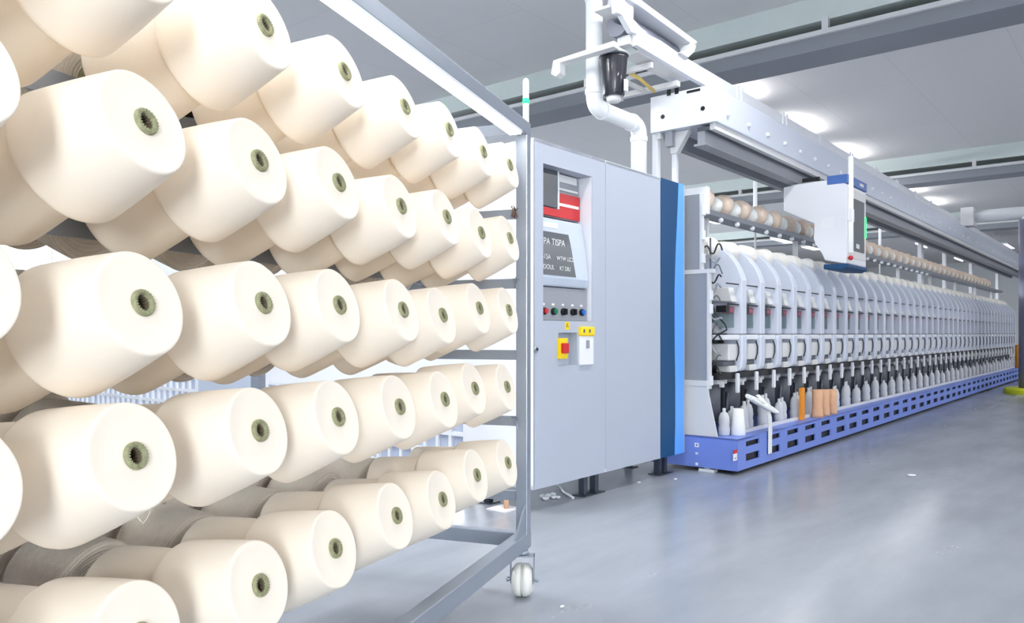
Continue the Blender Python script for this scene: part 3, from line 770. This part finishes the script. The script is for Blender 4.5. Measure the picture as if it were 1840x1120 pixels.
# bobbins waiting under the units, and packages on top of them
bo = MB().lathe([(.001, 0), (.036, 0), (.040, .01), (.042, .06), (.036, .085), (.041, .11), (.038, .15), (.026, .185), (.012, .195), (.012, .225), (.001, .225)], 18)
bob0 = bo.build('yarn_bobbin', mat('grey_white_yarn', (204, 206, 210), .8))
pk = MB().lathe([(.012, -.085), (.07, -.085), (.078, -.078), (.088, .07), (.082, .085), (.012, .085)], 24, axis='x')
pk0 = pk.build('yarn_package_spool', mat('pale_yarn', (240, 237, 230), .85, bump=.3, bscale=120))
fb = True
for i in range(NU):
    for j, (dx, dd, dz) in enumerate(((.055, .045, 0), (.20, .075, .0))):
        if i == 0 and j: dx, dd = .225, .06
        if i > 20 and j: continue
        o = bob0 if fb else bob0.copy()
        if not fb: COL.objects.link(o)
        fb = False
        place(o, 'm', (U0 + UP*i + dx, YF + dd, .2578)); o.scale = (1, 1, 1.0 + .12*((i*7+j*3) % 3 - 1))
        tag(o, 'white yarn bobbin, %s of two, standing under the %s winding unit from the cabinet' % (ORD[j], ordinal(i)) if i <= 20 else
            'white yarn bobbin standing under the %s winding unit from the cabinet' % ordinal(i), 'bobbin', 'bobbins on the blue bed')
for i in range(NU):
    o = pk0 if i == 0 else pk0.copy()
    if i: COL.objects.link(o)
    place(o, 'm', (U0 + UP*i + .14, YF + .235, 1.645)); o.rotation_euler = (.0, .06*((i % 3)-1), TH_M)
    tag(o, 'cream yarn package lying on top of the %s winding unit from the cabinet' % ordinal(i), 'yarn package', 'packages on top of the units')

# ------------------------------------------------------------------ tube rail above the units
QR = -2.86; YR = 2.86
rt0, rz0_ = on_q(1247, 372, QR)
rz0_ -= .02
rl = thing('tube_rail', 'long grey trough rail above the units carrying tan paper tubes', 'rail', 'm', (rt0, YR, rz0_))
rz = rz0_ + .0
MB().prism([(YR-.10, rz+.0), (YR-.08, rz-.035), (YR+.08, rz-.035), (YR+.10, rz+.0), (YR+.09, rz+.0), (YR+.075, rz-.025), (YR-.075, rz-.025), (YR-.09, rz+.0)], rt0, 21.5, 'x').build('trough', 'grey', rl)
MB().box(rt0-.03, rt0+.02, YR-.13, YR+.11, rz-.05, rz+.17).build('rail_bracket', 'white', rl, .006)
for k in range(8):
    x = rt0 + .3 + 2.1*k
    MB().box(x-.02, x+.02, YR+.02, YR+.06, 1.55, rz-.03).build('rail_post', 'offwhite', rl)
for k in range(24):
    x = rt0 + .35 + .33*k; MB().ball((x, YR-.07, rz-.055), .022, 8).build('roller', 'white', rl)
tt = MB().lathe([(.001, -.09), (.085, -.09), (.096, -.06), (.094, .0), (.072, .075), (.035, .105), (.001, .112)], 20, axis='x')
tt0 = tt.build('paper_cone_tube', 'tan')
cc = MB().lathe([(.001, -.06), (.07, -.055), (.078, 0), (.06, .05), (.001, .06)], 10, axis='x')
cc0 = cc.build('wrapped_cone', 'cloth')
nt_, nc_ = 0, 0
x = rt0 + .16
k = 0
while x < 20:
    if k % 2 == 0:
        o = tt0 if nt_ == 0 else tt0.copy()
        if nt_: COL.objects.link(o)
        place(o, 'm', (x, YR, rz+.098)); o.rotation_euler = (0, -.35 + .12*((k//2 % 3)-1), TH_M)
        tag(o, 'tan paper cone tube in the grey trough, %s from the cabinet end' % ordinal(nt_), 'paper tube', 'tan tubes on the rail'); nt_ += 1; x += .205
    else:
        o = cc0 if nc_ == 0 else cc0.copy()
        if nc_: COL.objects.link(o)
        place(o, 'm', (x, YR, rz+.075)); o.rotation_euler = (.3*k, .0, TH_M)
        tag(o, 'white wrapped cone in the grey trough, %s from the cabinet end' % ordinal(nc_), 'wrapped cone', 'white wrapped cones on the rail'); nc_ += 1; x += .17
    k += 1

# ------------------------------------------------------------------ overhead gantry
QG = -2.5; YG = 2.5
GT0 = on_q(1286, 0, QG)[0]; GT1 = 24.0
gz0, gz1 = 2.57, 2.83
GB = -on_t(1171, 0, GT0)[0]
ga = thing('overhead_gantry', 'long white overhead gantry beam above the winding units', 'gantry', 'm', (GT0, YG, gz0))
MB().box(GT0, GT1, YG, GB, gz0, gz1).build('beam', 'shield', ga, .006)
ep = MB(); ep.box(GT0-.012, GT0, YG-.004, GB+.004, gz0-.006, gz1+.012); EP = ep.build('end_plate', 'white', ga, .003)
for (x, y) in ((1191, 210), (1263, 195)):
    q, z = on_t(x, y, GT0-.012)
    MB().cyl((GT0-.016, -q, z), (GT0-.008, -q, z), .017, n=16).build('bolt_hole', 'black', EP)
for (x, y0, y1) in ((1202, 160, 172), (1216, 157, 169)):
    q, z = on_t(x, y0, GT0-.012); _, z2 = on_t(x, y1, GT0-.012)
    MB().box(GT0-.015, GT0-.008, -q-.016, -q+.016, z2, z).build('slot', 'black', EP)
q, z = on_t(1245, 165, GT0-.012)
MB().box(GT0-.015, GT0-.008, -q-.06, -q+.05, z-.004, z+.014).build('slot', 'black', EP)
# running rails slung under the beam
for y0, y1, z0_, z1_, mt in ((YG+.02, YG+.06, gz0-.05, gz0, 'offwhite'), (YG+.10, YG+.16, gz0-.14, gz0-.05, 'grey'), (YG+.09, YG+.19, gz0-.155, gz0-.14, 'grey'),
                            (YG+.06, YG+.16, gz0-.05, gz0-.02, 'dgrey'), (GB-.16, GB-.10, gz0-.12, gz0, 'grey'), (GB-.06, GB-.02, gz0-.05, gz0, 'offwhite')):
    MB().box(GT0+.03, GT1, y0, y1, z0_, z1_).build('running_rail', mt, ga)
kn = None
nk = 0
for k in range(44):
    t = GT0 + .20 + .392*k
    b0 = MB().lathe([(.001, -.022), (.014, -.021), (.020, -.012), (.020, .0)], 14, axis='y') if kn is None else None
    if kn is None:
        kn = b0.build('bolt_cap', 'white'); o = kn
    else:
        o = kn.copy(); COL.objects.link(o)
    o.parent = ga; o.location = Vector((t, YG, gz0+.09)) - Vector(ORG[ga.name])
# posts
for k, (px, w) in enumerate(((1663, .16), (1705, .09), (1752, .14), (1798, .12))):
    t = on_q(px, 0, -(GB-.1))[0]
    MB().box(t-w/2, t+w/2, 2.975, 3.035, .0, gz0).build('gantry_post', 'white', ga, .006)
tp = on_t(1172, 0, GT0+.05)
tq0 = GT0 + .04
MB().box(tq0, tq0+.05, GB-.03, GB+.02, 2.09, gz0).build('gantry_post', 'white', ga, .006)
MB().box(tq0+.06, tq0+.10, GB-.16, GB-.12, 2.03, gz0-.12).build('gantry_post', 'white', ga, .004)
MB().prism([(GB-.28, gz0-.002), (GB-.10, gz0-.002), (GB-.12, gz0-.17), (GB-.17, gz0-.17)], tq0+.04, tq0+.10, 'x').build('bracket', 'offwhite', ga, .004)
# ------------------------------------------------------------------ cleaner track and canister above the cabinet
YK = 2.75
ct = thing('cleaner_track', 'white upper track frame sticking out above the gantry end plate', 'track', 'm', (4.3, YK, 2.85))
kt0, kt1 = 4.28, 5.62
tz0, tz1 = 2.955, 3.30
pl = [(1096, -60), (1126, -40), (1134, 17), (1134, 36), (1146, 49), (1159, 62), (1183, 74), (1218, 98), (1243, 113), (1243, 143), (1140, 82), (1140, 62), (1131, 59), (1113, 28), (1104, 24)]
PT_ = [on_q(x, y, -YK) for x, y in pl]
MB().prism(PT_, YK-.02, YK+.02, 'y').build('web_plate', 'white', ct, .003)
ks = PT_[8][0]; kz0, kz1 = PT_[9][1], PT_[8][1]
MB().box(ks, GT1, YK-.02, YK+.02, kz0, kz1).build('track_strip', 'white', ct, .003)
fl = [on_q(x, y, -YK) for x, y in ((1120, -10), (1140, 3), (1243, 78), (1240, 87), (1138, 14), (1118, 2))]
MB().prism(fl, YK-.05, YK+.12, 'y').build('upper_flange', 'white', ct, .003)
hk = [on_q(x, y, -YK) for x, y in ((1243, 78), (1237, 96), (1226, 106), (1212, 97), (1226, 92), (1230, 80))]
MB().prism(hk, YK-.05, YK+.02, 'y').build('end_hook', 'offwhite', ct, .003)
kt1 = on_q(1228, 0, -YK)[0]; tz1 = 3.30
for k in range(8):
    t = GT0 + .9 + 1.05*k
    for e in (0, .09): MB().box(t+e, t+e+.04, YK-.032, YK-.018, kz0+.005, kz1+.02).build('clip', 'white', ct, .003)
for k in range(9):
    t = GT0 + .5 + 2.1*k
    MB().box(t, t+.05, YK+.0, YK+.03, gz1+.013, kz0+.01).build('track_post', 'white', ct)
MB().cyl((on_q(1132, 0, -YK)[0], YK+.105, 3.125), (kt1, YK+.105, 3.125), .082, n=24).build('drive_tube', mat('slate_tube', (104, 108, 122), .3, .2), ct)
MB().box(4.74, ks, YK+.021, YK+.16, tz0+.0, tz0+.02).build('bottom_flange', 'offwhite', ct)
MB().box(PT_[11][0]-.03, PT_[11][0]+.05, YK+.021, YK+.12, PT_[10][1]+.01, PT_[11][1]).build('end_cap', 'offwhite', ct, .004)
MB().box(kt0+.1, 4.55, YK+.021, YK+.15, tz0+.20, tz0+.22).build('bottom_flange', 'offwhite', ct)
MB().box(PT_[0][0]+.03, PT_[0][0]+.08, YK-.019, YK+.019, PT_[0][1]-.06, CZ-.001).build('hanger', 'offwhite', ct)
# side tray seen from below with ladder bars, and the yellow tube
yb1 = YK + .60
MB().box(5.32, 5.37, YK+.025, yb1, 2.87, 2.91).build('tray_bar', 'offwhite', ct, .003)
MB().box(4.92, 4.95, YK+.02, yb1, 2.90, 2.94).build('tray_bar', 'offwhite', ct, .003)
MB().box(4.92, 5.41, yb1-.05, yb1, 2.87, 2.92).build('tray_side', 'offwhite', ct, .003)
MB().box(4.95, 5.36, YK+.30, YK+.33, 2.875, 2.905).build('tray_bar', 'offwhite', ct, .003)
MB().tube([(4.86, YK+.24, 2.93), (5.1, YK+.22, 2.905), (5.34, YK+.23, 2.87)], .013, 10).build('yellow_pipe', 'yellowtube', ct)
MB().prism([(YK+.02, tz0-.01), (YK+.52, tz0-.03), (YK+.54, tz0-.12), (YK+.50, tz0-.15), (YK+.46, tz0-.13), (YK+.46, tz0-.06), (YK+.02, tz0-.05)], 4.42, 4.49, 'x').build('bracket', 'offwhite', ct, .004)
cx, cy = on_q(1103, 0, -2.89)[0], 2.89
ca = thing('suction_canister', 'smoky black canister hanging beside the white pipe bend', 'canister', 'm', (cx, cy, 2.62))
MB().lathe([(.001, 2.640), (.068, 2.640), (.076, 2.655), (.083, 2.75), (.094, 2.90), (.094, 2.915), (.001, 2.915)], 32, (cx, cy, 0)).build('canister_body', 'canister', ca)
MB().lathe([(.001, 2.600), (.040, 2.602), (.050, 2.618), (.052, 2.642), (.001, 2.642)], 24, (cx, cy, 0)).build('canister_cap', 'offwhite', ca)
MB().lathe([(.001, 2.912), (.100, 2.912), (.104, 2.918), (.100, 2.926), (.001, 2.926)], 32, (cx, cy, 0)).build('flange', 'steel_dark', ca)
MB().box(cx-.08, cx+.08, cy-.08, cy+.08, 2.925, 2.95).build('mount_plate', 'offwhite', ca, .004)
MB().box(cx-.02, cx+.02, cy-.105, cy-.09, 2.66, 2.74).build('catch', 'white', ca, .004)
# ------------------------------------------------------------------ white pipe from the cabinet
YQ = 3.08
def at_px(x, y, q): t, z = on_q(x, y, q); return t, z
tA, zA = on_q(1068, 190, -YQ); tB, zB = on_q(1148, 228, -YQ)
zP = (zA + zB)/2
pr_ = .060
wp = thing('duct_pipe', 'white bent duct pipe rising from the cabinet top to the ceiling', 'pipe', 'm', (tB, YQ, CTOP))
def bend(pts, rad=.11, n=7):
    out = [Vector(pts[0])]
    for a, b_, c_ in zip(pts, pts[1:], pts[2:]):
        a, b_, c_ = Vector(a), Vector(b_), Vector(c_)
        p, q = b_ + (a-b_).normalized()*rad, b_ + (c_-b_).normalized()*rad
        for k in range(n+1):
            u = k/n; out.append(p*(1-u)**2 + b_*2*u*(1-u) + q*u*u)
    out.append(Vector(pts[-1])); return out
MB().tube(bend([(tA, YQ, CZ-.001), (tA, YQ, zP), (tB, YQ, zP), (tB, YQ, CTOP-.003)], .09), pr_, 28).build('pipe', 'pipe', wp)
for p0, p1 in (((tA, YQ, zP+.13), (tA, YQ, zP+.09)), ((tA+.09, YQ, zP), (tA+.125, YQ, zP)), ((tB-.125, YQ, zP), (tB-.09, YQ, zP)), ((tB, YQ, zP-.09), (tB, YQ, zP-.13)), ((tA, YQ, 3.36), (tA, YQ, 3.44))):
    MB().cyl(p0, p1, pr_+.007, n=28).build('pipe_collar', 'white', wp, .003)

# ------------------------------------------------------------------ doffer hanging from the gantry
TD = 7.31
pxs = [(1408, 337), (1430, 332), (1468, 326), (1492, 324), (1521, 330), (1521, 472), (1519, 474), (1482, 468), (1477, 456), (1466, 440), (1462, 430), (1463, 402), (1408, 379)]
prof = []
for x, y in pxs:
    q, z = on_t(x, y, TD); prof.append((-q, z))
yfr = min(p[0] for p in prof); DT1 = on_q(1556, 0, -yfr)[0]
ztop = max(p[1] for p in prof)
zbot = min(p[1] for p in prof)
df = thing('travelling_doffer', 'white travelling doffer with dark screen hanging under the gantry', 'doffer', 'm', (TD, yfr, zbot))
MB().prism(prof, TD, DT1, 'x').build('housing', 'white', df, .010, seg=3)
MB().box(TD+.03, DT1-.03, yfr-.006, yfr+.003, zbot+.06, ztop-.08).build('front_fascia', 'offwhite', df, .004)
MB().box(TD+.15, DT1-.09, yfr-.010, yfr-.004, zbot+.13, ztop-.16).build('screen', 'dgrey', df, .002)
MB().box(TD-.004, DT1+.004, yfr-.008, yfr+.17, ztop-.045, ztop+.035).build('blue_cap', mat('doffer_blue', (66, 104, 172), .4), df, .004)
MB().prism([(yfr-.012, zbot), (yfr+.20, zbot+.005), (yfr+.20, zbot-.04), (yfr+.04, zbot-.05), (yfr-.012, zbot-.03)], TD-.004, DT1+.004, 'x').build('blue_skirt', 'navy', df, .006)
MB().box(TD+.38, TD+.50, yfr-.0095, yfr-.007, ztop-.018, ztop+.008).build('pale_mark', 'glyphdim', df)
MB().cyl((TD+.06, yfr-.02, zbot+.10), (TD+.06, yfr-.02, ztop+.20), .022, n=14).build('signal_tube', 'ledw', df)
MB().ball((TD+.06, yfr-.02, zbot+.055), .022).build('red_button', 'red', df)
MB().box(TD+.045, TD+.085, yfr-.03, yfr+.01, ztop-.27, ztop-.21).build('black_catch', 'black', df)
MB().box(TD+.03, TD+.12, yfr-.035, yfr, zbot+.38, zbot+.50).build('lamp_cover', 'label', df, .006)
MB().box(TD+.10, TD+.15, yfr-.018, yfr, zbot+.22, zbot+.27).build('green_button', 'led', df, .004)
MB().box(TD+.11, TD+.14, yfr-.018, yfr, zbot+.17, zbot+.20).build('dark_button', 'dgrey', df, .003)
MB().box(DT1-.055, DT1-.03, yfr-.014, yfr, zbot+.28, zbot+.48).build('green_light', 'led', df, .004)
MB().box(TD+.26, TD+.36, yfr-.0115, yfr-.009, zbot+.16, zbot+.20).build('screen_mark', 'glyphdim', df)
q0, z0 = on_t(1488, 340, TD-.01); q1, z1 = on_t(1416, 312, TD-.01)
MB().box(TD+.05, TD+.12, -q0, -q1, ztop-.06, gz0-.157).build('hanger_plate', 'offwhite', df, .02)
MB().box(TD+.30, TD+.36, -q0+.05, -q1, ztop-.06, gz0-.157).build('hanger_plate', 'offwhite', df, .02)
qm = (q0+q1)/2
MB().box(TD+.044, TD+.052, -qm-.09, -qm+.07, (ztop+gz0-.14)/2-.0, (ztop+gz0-.14)/2+.035).build('hanger_slot', 'black', df)
qs, zs = on_t(1428, 402, TD-.001)
qs, zs = on_t(1487, 400, TD)
MB().box(TD-.002, TD+.002, -qs-.05, -qs+.05, zs-.05, zs+.05).build('sticker', 'label', df)
# other thin white signal rods
for k, (px, y0, y1, q, lab) in enumerate(((1357, 315, 378, -3.1, 'thin white signal rod rising behind the tan tube rail, left of the doffer'),
                                          (1581, 400, 452, -3.25, 'thin white signal rod just right of the doffer screen'))):
    t, z1 = on_q(px, y0, q); z0 = on_q(px, y1, q)[1]
    s_ = thing('signal_rod', lab, 'signal rod', 'm', (t, -q, 1.551), 'thin signal rods')
    MB().cyl((t, -q, z0-.1), (t, -q, z1), .020, n=14).ball((t, -q, z1), .020).build('lit_rod', 'ledw', s_)
    MB().cyl((t, -q, .0 if k else 1.551), (t, -q, z0-.1), .010, n=10).build('rod_stem', 'offwhite', s_)

# ------------------------------------------------------------------ small things on the bed
o = MB().lathe([(.001, 0), (.052, 0), (.054, .006), (.040, .19), (.036, .194), (.034, .186), (.001, .186)], 28, (5.468, 2.36, .2578)).build('plastic_cone', 'cloth', None, 0, 'm', (5.468, 2.36, .2578))
tag(o, 'white tapered plastic cone standing on the blue bed end', 'plastic cone')
# strap: loop lying over the ledge, tail hanging down the front of the bed
st = thing('white_strap', 'white looped strap hanging over the front of the blue bed', 'strap', 'm', (5.86, YB_, .08))
tx, tz = on_q(1384, 760, QB+.012)
sp_ = [(tx+.03, YB_+.10, .53), (tx+.012, YB_+.06, .50), (tx+.004, YB_+.018, .46), (tx, YB_-.010, .36), (tx, YB_-.012, .26), (tx-.004, YB_-.012, .17), (tx-.006, YB_-.013, .09)]
def ribbon(pts, w, th):
    b = MB(); R = []
    for p in pts:
        x, y, z = p; R.append([(x-w, y-th, z), (x+w, y-th, z), (x+w, y+th, z), (x-w, y+th, z)])
    b.rings(R, smooth=False); return b
ribbon(sp_, .034, .003).build('strap_tail', 'cloth', st, .002)
(la, za_), (lb_, zb2) = on_q(1344, 713, -(YB_+.03)), on_q(1389, 737, -(YB_+.03))
for part in range(2):
    lp = []
    for k in range(29):
        a = 2*PI*k/28; u = .5 - .5*math.cos(a); w = math.sin(a)*.026
        lp.append((la + (lb_-la)*u + .012*part, YB_ + .035 - .03*part + .03*math.sin(a), za_ + (zb2-za_)*u + w - .012*part))
    MB().tube(lp, .013, 8).build('strap_loop', 'cloth', st)
# orange bar and peach tubes
ob = thing('orange_bar', 'upright orange bar standing on the blue bed beside the peach tubes', 'bar', 'm', (7.0, YB_+.08, .257))
t_, z_ = on_q(1440, 755, -(YB_+.09)); zt_ = on_q(1440, 697, -(YB_+.09))[1]
ob.location = ob.location; place(ob, 'm', (t_, YB_+.08, .257)); ORG[ob.name] = (t_, YB_+.08, .257)
MB().box(t_-.035, t_+.035, YB_+.07, YB_+.10, .2578, zt_).build('orange_strip', 'orange', ob, .004)
for k, px in enumerate((1459, 1470, 1482)):
    t_ = on_q(px, 740, -(YB_+.10))[0]
    zt_ = on_q(px, 700, -(YB_+.10))[1]
    o = MB().lathe([(.001, 0), (.050, 0), (.050, .02), (.044, .10), (.046, zt_-.267), (.040, zt_-.257), (.001, zt_-.257)], 20, (t_+.02*k, YB_+.052, .2575)).build('peach_tube', ['copper', 'copper', 'copper'][k], None, 0, 'm', (t_+.02*k, YB_+.052, .2575))
    tag(o, ['peach paper tube on the blue bed right beside the orange bar', 'middle one of three peach paper tubes right of the orange bar', 'peach paper tube farthest right of the orange bar'][k], 'paper tube', 'peach tubes on the bed')
for k in range(2):
    t_ = 20.2 + .32*k
    o = MB().lathe([(.001, 0), (.05, 0), (.05, .5), (.001, .5)], 16, (t_, YB_+.052, .2575)).build('peach_tube', ['orange', 'copper'][k], None, 0, 'm', (t_, YB_+.08, .257))
    tag(o, ['tall orange tube standing at the far end of the blue bed', 'tall peach tube standing at the very far end of the bed'][k], 'paper tube', 'tubes at the far end of the bed')

# ------------------------------------------------------------------ column with bent suction pipe at the right edge
cX, cZ = ray(1852)*12.98, 12.98
ct_ = cX*um[0] + cZ*um[1]; cy_ = -(cX*mm[0] + cZ*mm[1])
co = thing('round_column', 'violet grey round column on a yellow-green foot at the right edge', 'column', 'm', (ct_, cy_, 0))
MB().cyl((ct_, cy_, .05), (ct_, cy_, 2.90), .17, n=32).build('shaft', 'column', co)
MB().lathe([(.001, 0), (.39, 0), (.39, .07), (.36, .10), (.001, .10)], 32, (ct_, cy_, 0)).build('foot_ring', 'ygreen', co, .004)
sp2 = thing('suction_pipe', 'white elbow pipe running from the gantry to the round column top', 'pipe', 'm', (ct_, cy_, 2.9))
MB().tube(bend([(ct_, cy_, 2.902), (ct_, cy_, 3.03), (ct_, 2.52, 3.03)], .10), .10, 24).build('pipe', 'pipe', sp2)
MB().cyl((ct_, cy_, 2.9015), (ct_, cy_, 2.95), .125, n=24).build('pipe_collar', 'white', sp2)
MB().box(ct_-.16, ct_+.16, 2.40, 2.60, gz1+.03, 3.18).build('pipe_box', 'offwhite', sp2, .01)
for k, z in enumerate((1.30, 1.07, .9)):
    MB().box(ct_-.34, ct_-.15, cy_-.02, cy_+.02, z-.02, z+.02).build('column_bracket', 'black', co)

# ------------------------------------------------------------------ second machine row far behind, seen under the gantry
fg = thing('overhead_gantry', 'second white gantry standing in the background behind the tube rail', 'gantry', 'm', (9, 7.1, 0))
MB().box(9, 26, 7.1, 7.5, 2.55, 2.85).build('beam', 'white', fg, .005)
for k in range(6):
    MB().box(9.4+3.2*k, 9.6+3.2*k, 7.2, 7.4, 0, 2.56).build('gantry_post', 'white', fg)
fb_ = thing('winding_machine', 'pale winding machine standing in the background behind the units', 'machine', 'm', (9, 6.2, 0))
MB().box(9, 26, 6.25, 6.9, .1, 1.5).build('machine_body', 'offwhite', fb_, .02)
MB().box(9, 26, 6.2, 6.24, 1.2, 1.7).build('machine_shield', 'shield', fb_, .01)

# ------------------------------------------------------------------ gridded partition left of the cabinet, seen between the cones
PT = 3.44
pa = thing('partition_screen', 'white gridded partition standing behind the trolley left of the cabinet', 'partition', 'm', (PT, 3.2, 0))
ya, yb_ = 3.17, 11.6
def modrange():
    y = ya; out = []
    while y < yb_ - .1: out.append((y, min(y+1.05, yb_))); y += 1.05
    return out
for k, (a, b_) in enumerate(modrange()):
    MB().box(PT, PT+.05, a, a+.05, .0, 2.08).build('mullion', 'white', pa, .003)
    gz = MB()
    ztop_ = .62 if k != 2 else .30
    n = 9
    for j in range(1, n): y = a+.05 + (b_-a-.05)*j/n; gz.box(PT+.002, PT+.026, y-.012, y+.012, .16, ztop_)
    m_ = int((ztop_-.16)/.105)
    for j in range(m_+1): z = .16 + (ztop_-.16)*j/m_; gz.box(PT+.004, PT+.024, a+.05, b_, z-.012, z+.012)
    gz.build('lattice', 'white', pa)
    MB().box(PT+.022, PT+.034, a+.05, b_, .15, ztop_).build('pane', 'pane', pa)
    MB().box(PT+.002, PT+.04, a+.05, b_, ztop_, 2.06).build('upper_panel', 'panel' if k == 2 else 'cabside', pa, .003)
MB().box(PT, PT+.05, yb_-.01, yb_+.04, 0, 2.08).build('mullion', 'white', pa, .003)
MB().box(PT-.002, PT+.055, ya, yb_+.04, 2.06, 2.10).build('head_rail', 'white', pa, .003)
MB().box(PT-.002, PT+.055, ya, yb_+.04, .09, .15).build('sill_rail', 'white', pa, .003)
# orange knob on a foot under the cabinet end
X = ray(905); Z = 1.0*F/(915-HOR); t_ = X*Z*um[0] + Z*um[1]; y_ = -(X*Z*mm[0] + Z*mm[1])
fo = thing('floor_stop', 'small floor stop with an orange knob behind the grey post', 'floor stop', 'm', (t_, y_, 0))
MB().box(t_-.07, t_+.07, y_-.07, y_+.07, 0, .006).build('stop_plate', 'label', fo)
MB().cyl((t_, y_-.02, .005), (t_, y_-.02, .10), .014, n=14).build('stop_stem', 'copper', fo)
MB().ball((t_, y_+.03, .085), .026, 14).cyl((t_, y_-.02, .085), (t_, y_+.03, .085), .01, n=10).build('stop_knob', 'orange', fo)
# low machine bed piece seen through the lowest gap
lb = thing('low_machine', 'low blue-grey machine with white rails on the floor behind the trolley', 'machine', 'm', (2.7, 4.0, 0))
MB().box(2.75, 3.30, 4.0, 5.6, .05, .20).build('machine_body', 'panel', lb, .006)
for k in range(3): MB().box(2.72, 3.32, 4.15+.5*k, 4.18+.5*k, .20, .225).build('white_rail', 'white', lb)
fm = MB()
for x in (2.8, 3.2):
    for y in (4.1, 5.5): fm.box(x, x+.05, y, y+.05, 0, .06)
fm.build('foot', 'black', lb)

# ------------------------------------------------------------------ scraps on the floor
random.seed(5)
def floor_at(x, y):
    Z = F/(y-HOR); X = ray(x)*Z; return X*um[0]+Z*um[1], -(X*mm[0]+Z*mm[1])
t_, y_ = floor_at(990, 896)
b = MB()
for k in range(9):
    b.ball((t_+random.uniform(-.06, .06), y_+random.uniform(-.05, .05), .012), random.uniform(.010, .02), 8, (1.3, 1.0, .7))
o = b.build('plastic_scrap', 'clear', None, 0, 'm', (t_, y_, 0)); tag(o, 'crumpled clear plastic scrap on the floor by the cabinet foot', 'plastic scrap')
a0, a1 = floor_at(996, 880); b0, b1 = floor_at(1030, 898)
o = MB().tube([(a0, a1+.1, .10), (a0+.02, a1+.05, .04), (a0+.06, a1, .012), ((a0+b0)/2+.02, (a1+b1)/2+.01, .010), (b0, b1, .010)], .008, 8).build('loose_hose', 'clear', None, 0, 'm', (a0, a1, 0))
tag(o, 'thin white hose lying on the floor under the cabinet', 'hose')
for k, (x, y, lab) in enumerate(((1638, 855, 'small white paper scrap on the floor in the open aisle'), (1148, 868, 'tiny white fluff on the floor below the dark blue stripe'),
                                (1214, 862, 'tiny white fluff on the floor near the blue bed corner'), (1010, 1092, 'tiny white fluff on the floor right of the caster wheel'))):
    t_, y_ = floor_at(x, y); w = (.05, .018, .016, .012)[k]
    o = MB().ball((t_, y_, .004), w, 10, (1, .6, .004/w)).build('floor_scrap', 'label', None, 0, 'm', (t_, y_, 0)); tag(o, lab, 'scrap', 'scraps on the floor')
# loose thread on one near cone
# ------------------------------------------------------------------ camera, world, colour
cam = bpy.data.cameras.new('camera'); cam.sensor_width = 36; cam.lens = F/1840*36; cam.shift_y = (HOR-560)/1840
co_ = bpy.data.objects.new('camera', cam); COL.objects.link(co_); co_.location = (0, 0, CAMH); co_.rotation_euler = (PI/2, 0, 0)
cam.clip_start = .02; S.camera = co_
w = bpy.data.worlds.new('daylight'); S.world = w; w.use_nodes = True
w.node_tree.nodes['Background'].inputs[0].default_value = (.93, .97, 1, 1); w.node_tree.nodes['Background'].inputs[1].default_value = 135.0
S.view_settings.view_transform = 'Standard'; S.view_settings.look = 'None'; S.view_settings.gamma = 1; S.view_settings.exposure = 0.18
S.view_settings.use_curve_mapping = False
S.cycles.max_bounces = 10; S.cycles.diffuse_bounces = 6; S.cycles.glossy_bounces = 4; S.cycles.use_denoising = True
S.cycles.sample_clamp_indirect = 6
